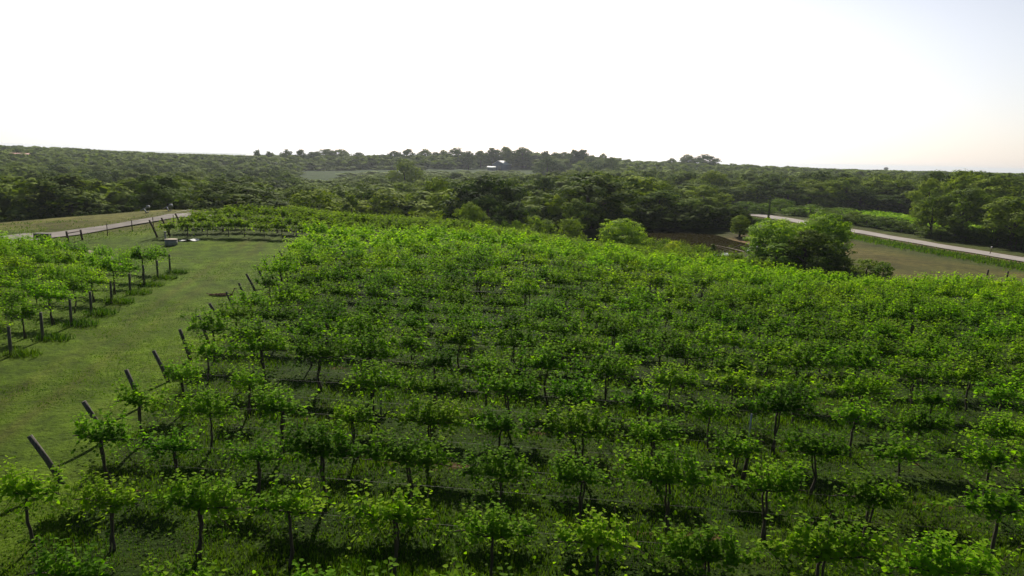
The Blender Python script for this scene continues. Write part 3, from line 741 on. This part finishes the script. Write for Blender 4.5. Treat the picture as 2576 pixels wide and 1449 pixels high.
hero(592,487,106,48,'small pale open tree standing alone where the driveway ends', tint=(1.5,1.35,1.0), spec='young', z=-.2, name='young_tree')
hero(800,474,112,160,'wide light green dome-shaped tree behind the farther vines', tint=(1.75,1.6,1.1), var=0)
hero(788,502,106,62,'small dark bush in front of the light green dome tree', tint=(.75,.75,.8), spec='bush', name='bush', cat='bush')
hero(882,489,108,52,'pale upright sapling right of the light green dome tree', tint=(1.5,1.45,1.0), spec='young', name='young_tree')
hero(1090,524,98,56,'small bright round bush poking above the farther vines', tint=(1.9,1.7,1.1), spec='bush', name='bush', cat='bush')
hero(1182,508,99,92,'pale open young tree right of the small bright bush', tint=(1.4,1.4,1.0), var=7)
hero(1140,545,97,44,'low bush between the bright bush and the pale open tree', tint=(1.6,1.5,1.0), spec='bush2', name='bush', cat='bush')
hero(1100,446,140,140,'large bright green dome tree in the middle of the wood', tint=(1.6,1.5,1.0), var=9)
hero(1040,500,124,110,'dark rounded tree left below the large bright dome tree', tint=(.8,.85,.8), var=6)
hero(1275,488,126,120,'dark wide tree right of the large bright dome tree', tint=(.95,1.0,.85), var=1)
hero(1355,540,102,92,'bright green bushy tree above the vine tops at centre right', tint=(1.6,1.6,1.1), spec='bush', name='bush', cat='bush')
hero(1440,542,98,64,'olive bushy tree next to the bright bushy tree', tint=(1.3,1.3,.9), spec='bush', name='bush', cat='bush')
for j, (a, b0, c0) in enumerate([(1245,556,34),(1268,552,36),(1300,550,40)]):
    hero(a, b0, 97, c0, f'small rounded shrub at the vine edge, {nth(j)} from the left of three', tint=(1.1,1.2,.9), spec='bush2', name='bush', cat='bush')
hero(1400,490,118,60,'bright yellow-green tree standing tall above the bushy pair', tint=(1.9,1.7,1.1), var=2)
hero(1455,500,112,90,'light olive tree behind the olive bushy tree', tint=(1.6,1.5,1.0), var=10)
hero(1610,443,140,200,'broad bright-topped oak crown behind the pond', tint=(1.9,1.75,1.05), var=5)
hero(1545,505,126,110,'leafy tree on the left bank side behind the bright willow', tint=(1.1,1.15,.9), var=8)
hero(1660,480,133,130,'dense dark tree overhanging the pond, left one', tint=(.9,1.0,.85), var=11)
hero(1740,500,132,130,'dense dark tree overhanging the pond, middle one', tint=(1.0,1.05,.9), var=0)
hero(1800,520,131,90,'dense dark tree overhanging the pond, right one', tint=(.9,.95,.85), var=3)
hero(1500,430,160,110,'olive crown in the wood left of the broad oak', tint=(1.5,1.45,.9), var=4)
hero(1372,445,170,120,'dark crown in the wood below the far barn field', tint=(.9,.95,.85), var=7)
hero(2355,490,140,80,'roadside tree on the right with bright top and open trunk', tint=(1.6,1.5,1.0), spec='open')
hero(2436,472,137,115,'large dark roadside tree with sprawling open trunk', tint=(1.2,1.2,.9), spec='open')
hero(2560,495,126,130,'open-branched tree at the right edge above the road', tint=(1.4,1.35,1.0), spec='open')
hero(2505,540,130,60,'low spreading tree between the two open roadside trees', tint=(1.4,1.4,.9), spec='open')
hero(1018,400,330,105,'isolated wide pale dome tree below the far field', tint=(1.5,1.4,1.1), var=1)
hero(2420,426,190,110,'tall light green tree rising over the wood at right', tint=(1.6,1.5,1.0), var=6)
hero(2345,448,185,80,'second light green crown left of the tall one at right', tint=(1.5,1.4,1.0), var=9)
# hedge along the far side of the road
for j in range(22):
    t_ = j/21; x = 80+20*t_+random.uniform(-.6,.6); y = 176-74*t_
    if j > 17: continue
    tree(x, y, random.uniform(2.2, 3.6), random.uniform(4.5, 6.0), f'{nth(j)} dark hedge bush from the far end along the road', 'hedge bushes along the road', (.95,1.0,.9), spec='bush' if j % 2 else 'bush2', name='hedge_bush', cat='bush')
for j in range(10):
    tree(85.5+j*1.35+random.uniform(-.5,.5), 141-j*2.3+random.uniform(-1,1), random.uniform(1.8, 3.4), random.uniform(3.5, 5.5), f'{nth(j)} dark bush from the left at the feet of the roadside trees', 'bushes under the roadside trees', (.85,.9,.85), spec='bush' if j % 2 else 'bush2', name='bush', cat='bush')
# viny bushes beyond the road's far end
for j, (a, b0, Y, c0) in enumerate([(1880,505,196,60),(1920,512,190,55),(1965,498,200,60),(2000,520,186,60),(2040,512,184,60),(2080,525,178,60),(2105,535,168,50),(1850,520,200,40),(2120,520,190,60)]):
    hero(a, b0, Y, c0, f'vine-draped bush beyond the road, {nth(j)} of the tangled thicket', 'tangled bushes beyond the road', tint=(1.25,1.35,.95), spec='bush' if j % 2 else 'bush2', name='bush', cat='bush')
# ridge skyline trees
ridge = [(40,170,70,2),(150,185,80,2),(320,165,90,2),(460,165,100,2),(570,190,130,2),(700,160,200,2),(850,165,170,2),(1020,195,130,2),(1130,225,110,2),(1250,215,130,2),(1360,180,120,2),(1500,160,130,2),
         (1665,160,120,2),(1760,190,90,2),(1840,170,120,2),(1970,150,170,2),(2080,180,100,2),(2200,175,120,2),(2310,150,130,2),(2430,140,130,2),
         (10,145,80,3),(160,145,200,3),(275,222,100,3),(380,180,90,3),(470,190,80,3),(560,190,130,3),(650,170,130,3),(740,165,130,3),(935,205,60,3),(1010,240,120,3),(400,235,170,3),(520,300,140,3),(720,300,150,3),(880,275,150,3),(1600,250,90,3),(1750,215,150,3),(1920,215,200,3)]
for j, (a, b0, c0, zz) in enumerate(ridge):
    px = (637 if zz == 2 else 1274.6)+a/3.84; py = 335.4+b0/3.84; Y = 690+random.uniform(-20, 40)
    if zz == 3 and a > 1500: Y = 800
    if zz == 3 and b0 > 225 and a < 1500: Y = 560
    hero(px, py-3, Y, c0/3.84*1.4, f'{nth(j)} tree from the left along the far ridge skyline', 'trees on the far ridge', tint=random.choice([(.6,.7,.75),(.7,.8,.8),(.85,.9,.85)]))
# scattered wood
cands = []
rs_ = np.random.default_rng(33)
def scatter(y0, y1, sp, hr, wr):
    y = y0
    while y < y1:
        x = -.92*(y+10)
        while x < .92*(y+10):
            X = x+rs_.uniform(-.38, .38)*sp; Y = y+rs_.uniform(-.38, .38)*sp; x += sp
            if tree_ok(X, Y) and all((X-o[0])**2+(Y-o[1])**2 > (o[2]*.9+1)**2 for o in occupied):
                cands.append((X, Y, rs_.uniform(*hr), rs_.uniform(*wr)))
        y += sp*.88
scatter(95, 260, 11.5, (11, 17), (12, 18))
scatter(260, 420, 12.5, (10, 16), (13, 19))
scatter(420, 760, 14.5, (8, 13.5), (14, 20))
scatter(760, 1300, 21.0, (9, 13), (22, 30))
far = []
y = 1300.0
while y < 5200:
    sp = y*.035
    for x in np.arange(-.95*y, .95*y, sp):
        if hashn(np.array([x]), np.array([y]), .004)[0] > -.35: far.append((x+rs_.uniform(-.4,.4)*sp, y+rs_.uniform(-.4,.4)*sp, rs_.uniform(9, 14), sp*1.1))
    y += sp*1.6
cands = np.array(cands)
ENV = {0: [(0,428),(100,432),(300,440),(450,430),(700,445),(760,456),(860,456),(920,450),(1000,443),(1240,438),(1400,428),(1650,443),(1800,450),(2000,452),(2250,440),(2300,427),(2576,430)],
       1: [(0,404),(700,414),(735,430),(760,450),(860,450),(900,444),(1000,436),(1300,433),(1400,425),(1500,415),(1700,412),(2000,427),(2576,432)],
       2: [(0,363),(150,369),(300,378),(450,385),(600,389),(1000,388),(1350,382),(1500,387),(1600,402),(1800,408),(2000,416),(2250,425),(2400,431),(2576,434)],
       3: [(0,366),(300,380),(535,390),(540,446),(590,446),(595,392),(728,392),(735,455),(850,454),(880,441),(1000,435),(1300,433),(1390,462),(1450,464),(1455,396),(1600,402),(1800,408),(2000,416),(2250,425),(2576,434)]}
for c_ in cands:
    z_ = tz(c_[0], c_[1]); q_ = project([(c_[0], c_[1], z_+c_[2])])[0]
    e_ = ENV[0 if c_[1] < 260 else (1 if c_[1] < 420 else (3 if c_[1] < 640 else 2))]; lim = np.interp(q_[0], *zip(*e_)) + abs(rs_.normal(0, 24 if c_[1] < 260 else (12 if c_[1] < 420 else 2.5)))
    if q_[1] < lim: c_[2] = max(3.5, c_[2]-(lim-q_[1])/F_PX*q_[2])
cz = terr(cands[:, 0], cands[:, 1]); pr = project(np.stack([cands[:, 0], cands[:, 1], cz+cands[:, 2]*.8], 1))
# visible crown tops first: count how exposed each crown is, nearest first per column
vis = np.zeros(len(cands)); order = np.argsort(cands[:, 1]); colmin = np.full(300, 560.0)
for i in order:
    c_ = int(np.clip(pr[i, 0]/10, 0, 299)); top = project([(cands[i, 0], cands[i, 1], cz[i]+cands[i, 2])])[0][1]
    w_ = max(1, int(cands[i, 3]/2/pr[i, 2]*F_PX/10)); a0, a1 = max(0, c_-w_), min(300, c_+w_+1)
    if -80 < pr[i, 0] < 2660: vis[i] = max(0, (colmin[a0:a1]-top).mean())*(a1-a0)
    colmin[a0:a1] = np.minimum(colmin[a0:a1], top+6)
budget = 300 - n_tree[0]
pick = np.argsort(-vis)[:budget]; pick = set(int(i) for i in pick if vis[i] > 0 and cands[i, 1] < 420)
def region(X, Y, px):
    if Y > 260: return 'on the slope far behind the wood', 'trees on the slope behind the wood'
    if px < 700: return 'in the dark wood behind the left lawn', 'trees in the wood behind the lawn'
    if px < 1300: return 'in the wood behind the farther vineyard block', 'trees in the wood behind the farther block'
    if px < 1900: return 'in the wood behind and above the pond', 'trees in the wood around the pond'
    return 'in the wood to the right beyond the road', 'trees in the wood beyond the road'
cr = {}
FT = []
for i in range(4):
    cb, tb = crown(700+i, 1500, 5.0, 10.0, .0, 9, 80, .66, 'round' if i else 'tall', .1); FT.append(cb.arrays())
FF = []
for i in range(4):
    cb, tb = crown(720+i, 330, 5.0, 10.0, .0, 8, 50, 1.35, 'round', .08); FF.append(cb.arrays())
wood = MB()
sel = sorted(pick, key=lambda i: pr[i, 0])
for i in sel:
    X, Y, h, w = cands[i]; r_, g_ = region(X, Y, pr[i, 0]); j = cr.get(g_, 0); cr[g_] = j+1
    tn = random.choice([(.6,.65,.65),(.8,.85,.8),(1,1,.9),(1.25,1.2,.9),(1.6,1.45,.95),(1.4,1.35,.9),(.7,.8,.8)]) if pr[i, 0] > 700 else random.choice([(.55,.6,.6),(.65,.7,.6),(.8,.8,.65),(.6,.7,.7)])
    tree(X, Y, h, w, f'{nth(j)} full crown from the left {r_}', g_, tn)
for i in range(len(cands)):
    if i in pick: continue
    X, Y, h, w = cands[i]
    V, Qa, Ta = (FT if Y < 500 else FF)[rs_.integers(0, 4)]; a = rs_.uniform(0, 6.28); s = w/7.4
    wood.add(np.stack([(V[:, 0]*math.cos(a)-V[:, 1]*math.sin(a))*s+X, (V[:, 0]*math.sin(a)+V[:, 1]*math.cos(a))*s+Y, V[:, 2]*h/10+cz[i]-.3], 1), Qa, Ta)
fa = np.array(far); fz = terr(fa[:, 0], fa[:, 1])
for i in range(len(fa)):
    X, Y, h, w = fa[i]; V, Qa, Ta = FF[rs_.integers(0, 4)]; s = w/7.4
    wood.add(np.stack([V[:, 0]*s+X, V[:, 1]*s+Y, V[:, 2]*h/10+fz[i]-.3], 1), Qa, Ta)
tag(obj('woodland', wood.mesh('woodland'), M_TREE), 'distant mass of woods covering the valley and the hills to the horizon', 'woods', kind='stuff')
# understory that closes the foot of the woods
us_ = MB()
for i in range(520):
    X = rs_.uniform(-130, 44); Y = float(front(X))-1.5+rs_.uniform(0, 5); z = tz(X, Y); V, Qa, Ta = FT[rs_.integers(0, 4)]; h = rs_.uniform(2.5, 5); s = rs_.uniform(.5, .9); a = rs_.uniform(0, 6.28)
    if ((X-26)/13)**2+((Y-110)/17)**2 < 1: continue
    us_.add(np.stack([(V[:, 0]*math.cos(a)-V[:, 1]*math.sin(a))*s+X, (V[:, 0]*math.sin(a)+V[:, 1]*math.cos(a))*s+Y, V[:, 2]*h/10+z-.2], 1), Qa, Ta)
o = obj('undergrowth', us_.mesh('undergrowth'), M_TREE); o.color = (.5, .55, .55, 1)
tag(o, 'dense undergrowth closing the foot of the wood edge', 'undergrowth', kind='stuff')
# weedy meadow beyond the hedge
ms = MB(); nmw = 9000
X = rs_.uniform(84, 126, nmw); Y = rs_.uniform(156, 236, nmw); P = np.stack([X, Y, terr(X, Y)+rs_.uniform(.2, 1.3, nmw)*(.6+.4*hashn(X, Y, .25))], 1)
V, Qa = leaf_cards(P, rs_.normal(0, .6, (nmw, 3))+np.array([0, -.2, 1]), rs_.normal(0, 1, (nmw, 3)), rs_.uniform(.5, 1.2, nmw), rs_, False); ms.add(V, Qa)
o = obj('meadow_weeds', ms.mesh('meadow_weeds'), M_TREE); o.color = (1.9, 2.2, 1.1, 1); tag(o, 'bright weedy meadow behind the roadside hedge', 'weeds', kind='stuff')
# taller grass bands on the lawn and along the road ditch
vb = MB(); npb = 16000
t_ = rs_.random(npb); Cc = dense(ROADC[:8], 1.0); ii = (t_*(len(Cc)-1)).astype(int); base_ = Cc[ii]
X = base_[:, 0]-rs_.normal(8.6, 1.7, npb); Y = base_[:, 1]+rs_.uniform(-1, 1, npb)
P = np.stack([X, Y, terr(X, Y)], 1); V, Qa, Ta = grass_blades(P, rs_.uniform(.12, .55, npb), np.full(npb, .18), rs_, .8); vb.add(V, Qa, Ta)
lawnlines = [[(0,575),(150,571),(312,556),(400,541)],[(0,587),(60,583),(200,575),(300,566)],[(140,598),(250,592),(330,578),(450,552)],[(120,606),(220,606),(330,590),(470,556)],[(0,566),(80,562),(200,556)]]
for ln in lawnlines:
    pts = np.array([ground(*q)[:2] for q in ln]); pts = dense(pts, .15); m_ = len(pts)*3; pp = np.repeat(pts, 3, 0)+rs_.normal(0, .9, (m_, 2))
    k_ = rs_.random(m_) < .4+.6*(hashn(pp[:, 0], pp[:, 1], .35) > 0); pp = pp[k_]; m_ = len(pp)
    P = np.stack([pp[:, 0], pp[:, 1], terr(pp[:, 0], pp[:, 1])], 1); V, Qa, Ta = grass_blades(P, rs_.uniform(.05, .20, m_), np.full(m_, .09), rs_, .9); vb.add(V, Qa, Ta)
tag(obj('tall_grass', vb.mesh('tall_grass'), M_GRASSB), 'taller grass strips on the lawn and beside the road ditch', 'grass', kind='stuff')
# weed clumps at the feet of the left block's posts
for k in range(9):
    e = lend[k]+np.array([.5, .1]); m_ = 240; pp = e+np.clip(rs_.normal(0, 1, (m_, 2)), -1.5, 1.5)*np.array([.5, .3])
    P = np.stack([pp[:, 0], pp[:, 1], terr(pp[:, 0], pp[:, 1])], 1); V, Qa, Ta = grass_blades(P, rs_.uniform(.15, .5, m_), np.full(m_, .035), rs_, 1.0); b = MB(); b.add(V, Qa, Ta)
    tag(obj('weed_clump', b.mesh('weed_clump'), M_GRASSB), f'unmown weed clump at the foot of the left block post, {nth(k)} from the front', 'weeds', 'weed clumps at the post feet')

# ------------------------------------------------------------------ buildings
def gable(name, label, cat, loc, rz, L_, W_, Hw, Hr, wall, roof, over=.4, wins=(), doors=()):
    t = thing(name, label, cat, loc, rz); b = MB(); x, y = L_/2, W_/2
    b.add([(-x,-y,-1),(x,-y,-1),(x,y,-1),(-x,y,-1),(-x,-y,Hw),(x,-y,Hw),(x,y,Hw),(-x,y,Hw),(-x,0,Hr),(x,0,Hr)],
          [(0,1,5,4),(2,3,7,6),(1,2,6,5),(3,0,4,7)], [(5,6,9),(7,4,8)]); obj('wall', b.mesh('wall'), wall, t)
    r = MB(); o = over; sl = (Hr-Hw)/y; ye = y+o; ze = Hw-o*sl
    for s in (-1, 1):
        r.add([(-x-o, 0, Hr+.02),(x+o, 0, Hr+.02),(x+o, s*ye, ze+.02),(-x-o, s*ye, ze+.02),(-x-o, 0, Hr+.2),(x+o, 0, Hr+.2),(x+o, s*ye, ze+.2),(-x-o, s*ye, ze+.2)],
              [(0,1,2,3),(4,5,6,7),(0,1,5,4),(1,2,6,5),(2,3,7,6),(3,0,4,7)])
    obj('roof', r.mesh('roof'), roof, t)
    for (cx, cy, cz_, w, h, face) in wins:
        b = MB(); b.box((cx, cy, cz_), (w, .1, h) if face == 'y' else (.1, w, h)); obj('window', b.mesh('window'), M_GLASS, t)
    for (cx, cy, cz_, w, h, face) in doors:
        b = MB(); b.box((cx, cy, cz_), (w, .1, h) if face == 'y' else (.1, w, h)); obj('door', b.mesh('door'), M_GREYWALL, t)
    return t
g = at(1262, 428, 690); gz = tz(g[0], 690)
gable('barn', 'blue-grey barn with white metal roof on the far ridge field', 'barn', (g[0], 690, gz), R(62), 15, 13, 5.2, 8.6, M_BLUEWALL, M_WHITE, .5, wins=[(-7.5,2.5,2,1.2,1.2,'x')], doors=[(-7.5,-1.5,1.9,4,3.8,'x')])
g = at(1236, 428, 676); gz = tz(g[0], 676)
gable('shed', 'small grey shed with pale roof left of the far barn', 'shed', (g[0], 676, gz), R(8), 8, 5, 2.6, 3.8, M_GREYWALL, M_WHITE, .3, doors=[(1,-2.5,1.1,1.4,2.2,'y')])
g = at(52, 404, 560)
gable('farmhouse', 'brown house with faded red roof among the woods at far left', 'house', (g[0], 560, g[2]-1.5), R(12), 13, 9, 4.6, 7.4, M_BROWNWALL, M_REDROOF, .5, wins=[(-3,-4.5,2.6,1.4,1.4,'y'),(3,-4.5,2.6,1.4,1.4,'y')], doors=[(0,-4.5,1.5,1.3,2.6,'y')])
g = at(70, 403, 550)
gable('shed', 'low white-roofed shed beside the red-roofed house at far left', 'shed', (g[0], 550, g[2]-.5), R(-6), 6.5, 5, 1.6, 2.8, M_GREYWALL, M_WHITE, .3, doors=[(0,-2.5,.9,1.2,1.8,'y')])
for j, (px, py, Y, s) in enumerate([(634,394,900,1.0),(651,399,880,.6),(716,396,900,.8)]):
    g = at(px, py, Y)
    gable('farm_building', ['long white-roofed farm building on the left horizon','small white-roofed outbuilding right of the long farm building','pale-roofed farmhouse under a round tree on the horizon'][j], 'building', (g[0], Y, g[2]-2.5*s), R(-14), 15*s, 9*s, 2.8*s, 4.8*s, M_GREYWALL, M_WHITE, .5, wins=[(2*s,-4.5*s,1.4*s,1.2,1.0,'y')], doors=[(-2*s,-4.5*s,1.1*s,1.1,2.0*s,'y')])
for j, (px, py, Y, s) in enumerate([(2081,441,620,1.0),(2060,442,615,.8),(2040,441,620,.3)]):
    g = at(px, py, Y)
    gable('farm_building', ['white-roofed house showing over the wood at right','lower pale-roofed house left of the white-roofed one at right','tiny white shed at the left end of the houses at right'][j], 'building', (g[0], Y, g[2]-2.2*s), R(6), 9*s, 7*s, 2.2*s, 4.0*s, M_GREYWALL, M_WHITE, .4, wins=[(2*s,-3.5*s,1.2*s,1.0*s,.9*s,'y')], doors=[(-1.5*s,-3.5*s,1.0*s,1.0*s,1.8*s,'y')])
# water tower on the right horizon
g = at(2229, 424, 1700); t = thing('water_tower', 'lone water tower tank rising above the trees on the right horizon', 'water tower', (g[0], 1700, g[2]-34))
b = MB(); th = np.linspace(0, 1, 9); b.tube(np.stack([0*th, 0*th, 34-3.6+7.2*th], 1), 5.2*np.sqrt(np.clip(1-(2*th-1)**2, .02, 1)), 16); obj('tank', b.mesh('tank', True), M_CONC, t)
b = MB(); b.tube([(0,0,0),(0,0,14),(0,0,31)], [1.4,.8,1.0], 10); obj('column', b.mesh('column', True), M_CONC, t)
# radio mast on the left horizon
g = at(651, 390, 900); t = thing('radio_mast', 'thin mast standing left of a tree on the horizon', 'mast', (g[0], 900, g[2]-3)); b = MB(); b.tube([(0,0,0),(0,0,14)], .18, 5); obj('pole', b.mesh('pole'), M_STEEL, t)
b = MB(); b.box((0,0,13.2), (1.2,.1,.1)); obj('crossarm', b.mesh('crossarm'), M_STEEL, t)

# ------------------------------------------------------------------ roadside and lawn things
g = ground(1932, 560); hp = at(1932, 492, g[1])[2]-g[2]
t = thing('utility_pole', 'wooden utility pole with ivy at its foot beside the far road', 'utility pole', g); b = MB(); b.tube([(0,0,-.3),(0,0,hp*.5),(0,0,hp)], [.19,.16,.13], 8); obj('pole', b.mesh('pole'), M_POST, t)
b = MB(); b.box((0,0,hp-.7), (2.2,.12,.14)); obj('crossarm', b.mesh('crossarm'), M_POST, t)
m_ = 500; a = rs_.uniform(0, 6.28, m_); zz = rs_.random(m_)**1.6*hp*.95; rr = .25+.45*np.exp(-zz/1.2)+.25*(zz > hp*.6); P = np.stack([rr*np.cos(a)*rs_.random(m_), rr*np.sin(a)*rs_.random(m_), zz], 1)
V, Qa = leaf_cards(P, np.stack([np.cos(a), np.sin(a), .4+0*a], 1), rs_.normal(0, 1, (m_, 3)), np.full(m_, .3), rs_, False); b = MB(); b.add(V, Qa); obj('ivy', b.mesh('ivy'), M_TREE, t)
g = ground(2489, 641); t = thing('mailbox', 'small mailbox on a leaning reddish post at the road edge', 'mailbox', g)
b = MB(); b.tube([(0,0,-.1),(.12,0,.5),(.22,0,1.05)], .055, 6); obj('post', b.mesh('post'), M_BROWNPOST, t)
b = MB(); b.box((.3,0,1.16), (.26,.5,.16)); b.tube([(.3,-.25,1.24),(.3,.25,1.24)], .13, 10); bx = obj('box', b.mesh('box'), M_BLACK, t); b = MB(); b.box((.45,.1,1.25), (.02,.06,.18)); obj('flag', b.mesh('flag'), M_REDROOF, t)
for j, (a_, b0) in enumerate([(2482,690),(2532,694)]):
    g = at(a_, b0, 62+2*j); z = tz(g[0], g[1]); post((g[0], g[1], z), (.08, 0), max(1.0, at(a_, b0-12, 62+2*j)[2]-z), .09, M_BROWNPOST, f'dark fence post beyond the vines near the right edge, {nth(j)} from the left', 'fence posts by the dry field')
for j, (a_, b0) in enumerate([(2553,640),(2566,642),(2575,645)]):
    g = ground(a_, b0-12); post(g, (.05, 0), 1.7, .07, M_BROWNPOST, f'dark pasture fence post under the right-edge tree, {nth(j)} from the left', 'pasture fence posts')
# driveway fence
fb_ = [(271,595,562),(333,582,553),(386,571,546),(437,563,541),(483,553,538)]
t = thing('wire_fence', 'thin wire fence on steel posts along the gravel driveway', 'fence', ground(271, 595)); o0 = np.array(t.location)
pts = []
for j, (a_, b0, tp) in enumerate(fb_):
    g = ground(a_, b0); h = at(a_, tp, g[1])[2]-g[2]; pts.append(g-o0); b = MB(); b.tube([g-o0-np.array([0,0,.1]), g-o0+np.array([0,0,h])], .045, 5); obj('fence_post', b.mesh('fence_post'), M_BROWNPOST, t)
b = MB()
for h in (.5, .9, 1.25): b.tube(np.array(pts)+np.array([0,0,h]), .004, 3)
obj('fence_wire', b.mesh('fence_wire'), M_STEEL, t)
g1, g2 = ground(173, 613), ground(208, 606); t = thing('fence_brace', 'brown wooden fence brace of two posts and a rail beside the driveway', 'fence', g1)
for g_, tp in ((g1, 582), (g2, 578)):
    h = at(173 if g_ is g1 else 208, tp, g_[1])[2]-g_[2]; b = MB(); q = g_-g1; b.tube([q-np.array([0,0,.1]), q+np.array([-.12,0,h])], .10, 8); obj('post', b.mesh('post'), M_BROWNPOST, t)
b = MB(); q = g2-g1; b.tube([np.array([-.08,0,1.0]), q+np.array([-.08,0,1.0])], .05, 6); obj('rail', b.mesh('rail'), M_BROWNPOST, t)
# dark flat cart by the driveway
g = ground(112, 600); t = thing('storage_box', 'long low black box with a pale lid at the driveway behind the left vines', 'box', g, R(-8))
b = MB(); b.box((0,0,.22), (1.15,.55,.44)); obj('body', b.mesh('body'), M_BLACK, t)
b = MB(); b.box((0,0,.475), (1.22,.62,.07)); obj('lid', b.mesh('lid'), M_CONC, t)
b = MB(); b.box((0,-.285,.40), (.14,.03,.10)); obj('latch', b.mesh('latch'), M_STEEL, t)
g = ground(95, 600); t = thing('storage_box', 'shorter black box just left of the long low black box by the driveway', 'box', g, R(-4))
b = MB(); b.box((0,0,.24), (.50,.5,.48)); obj('body', b.mesh('body'), M_BLACK, t)
b = MB(); b.box((0,0,.50), (.56,.56,.05)); obj('lid', b.mesh('lid'), M_CONC, t)
# round concrete well cover with upright pipe, white sheet, white pipe
g = ground(431, 617); t = thing('well_cover', 'low round concrete well ring with a pale lid on the lawn', 'well', g); b = MB(); b.tube([(0,0,-.1),(0,0,.50)], .58, 20); obj('ring', b.mesh('ring'), M_CONC, t)
b = MB(); b.tube([(0,0,.56),(0,0,.57)], .60, 20); obj('lid', b.mesh('lid'), M_DEAD, t)
g = ground(417, 613); b = MB(); b.tube([(0,0,-.1),(0,0,1.05)], .09, 8); b.tube([(0,0,1.05),(0,0,1.18)], .13, 8); o = obj('standpipe', b.mesh('standpipe'), M_CONC); o.location = g; tag(o, 'grey standpipe rising left of the round well ring', 'pipe')
g = ground(478, 606); b = MB(); nx = 13; xs = np.linspace(-1.9, 1.9, nx); ys = np.linspace(-.8, .8, 7); Xx, Yy = np.meshgrid(xs, ys)
Zz = .06+.30*np.exp(-((Xx-.6-.5*Yy)/.55)**2)+.05*np.sin(Xx*3+Yy*4); msk = .15*np.sin(Yy*4); ii = np.arange(nx*7).reshape(7, nx)
top = np.stack([Xx+msk, Yy+.1*np.sin(Xx*3), Zz], -1).reshape(-1, 3); bot = top-np.array([0, 0, .03]); Qt = np.stack([ii[:-1,:-1], ii[:-1,1:], ii[1:,1:], ii[1:,:-1]], -1).reshape(-1, 4)
top *= .5; bot *= .5; b.add(top, Qt); b.add(bot, Qt[:, ::-1]); o = obj('crumpled_sheet', b.mesh('sheet'), M_TARP); o.location = g; tag(o, 'crumpled white sheet lying on the lawn before the farther vines', 'sheet')
g = ground(347, 644); b = MB(); b.tube([(0,0,-.1),(0,0,.62)], .09, 10); b.tube([(0,0,.62),(0,0,.72)], .12, 10); o = obj('white_pipe', b.mesh('pipe'), M_WHITE); o.location = g; tag(o, 'short white capped pipe standing in grass behind the left block', 'pipe')
# brown branch on the lane
g = ground(551, 745); t = thing('fallen_branch', 'brown fallen branch with upturned end lying on the grass lane', 'branch', g); b = MB()
for q in range(26):
    y0_ = rs_.normal(0, .12); x0 = rs_.uniform(-.9, .1); b.tube([(x0, y0_, .04+abs(rs_.normal(0, .05))), (x0+.5, y0_+rs_.normal(0, .08), .08+abs(rs_.normal(0, .06))), (x0+.9, y0_+rs_.normal(0, .12), .05)], .02, 4)
obj('twigs', b.mesh('twigs'), M_BROWNTWIG, t); b = MB(); b.tube([(.5,0,.05),(.85,0,.15),(.98,0,.35),(1.05,0,.55),(1.18,0,.5)], .03, 5); obj('stem', b.mesh('stem'), M_BROWNTWIG, t)
# grey T frames behind the lawn crest
for j, (a_, b0, tp) in enumerate([(362,534,521),(419,530,517)]):
    g = ground(a_+4, b0+1.5); s = (b0-tp)/F_PX*g[1]
    t = thing('metal_frame', ['left','right'][j]+' one of two grey tilted T-shaped frames on the lawn crest', 'frame', g, 0, 'grey T-shaped frames')
    b = MB(); b.tube([(.25*s,0,-.1),(0,0,s*.35),(-.25*s,0,s*.85)], .08, 6); obj('post', b.mesh('post'), M_STEEL, t)
    b = MB(); b.tube([(-.95*s,0,s*.45),(-.2*s,0,s*.85),(.55*s,0,s*1.15)], .07, 6); b.box((.6*s,0,s*1.18), (.35,.3,.3)); obj('beam', b.mesh('beam'), M_STEEL, t)
    b = MB(); b.tube([(.25*s,0,.05),(.65*s,0,.1),(.62*s,0,.45*s)], .06, 6); obj('foot', b.mesh('foot'), M_STEEL, t)
# pale fallen log in the pond
p0, p1 = (31.0, 106), (33.0, 95); t = thing('fallen_log', 'long pale fallen log lying along the pond shore', 'log', (p0[0], p0[1], POND_Z)); s = np.linspace(0, 1, 8)
b = MB(); b.tube(np.stack([(p1[0]-p0[0])*s+.5*np.sin(s*3), (p1[1]-p0[1])*s, .05+.25*s], 1), .02+.03*s, 7); obj('trunk', b.mesh('log'), M_DEAD, t)
b = MB(); b.tube([(1.6,-6,.4),(2.8,-5.2,.7),(4.0,-4.8,.6)], [.04,.03,.015], 5); obj('branch', b.mesh('branch'), M_DEAD, t)

# ------------------------------------------------------------------ haze: one closed box of even, thin air
hz = MB(); hz.box((0, 8400, -17), (80000, 17400, 94)); hm = hz.mesh('haze')
m, nt, out = mat_new('haze'); pv = N(nt, 'ShaderNodeVolumePrincipled'); pv.inputs['Color'].default_value = (.86,.92,1.0,1); pv.inputs['Density'].default_value = .00011
pv.inputs['Anisotropy'].default_value = .5
nt.links.new(pv.outputs[0], out.inputs['Volume']); tag(obj('haze', hm, m), 'pale summer haze over the far hills', 'haze', kind='stuff')
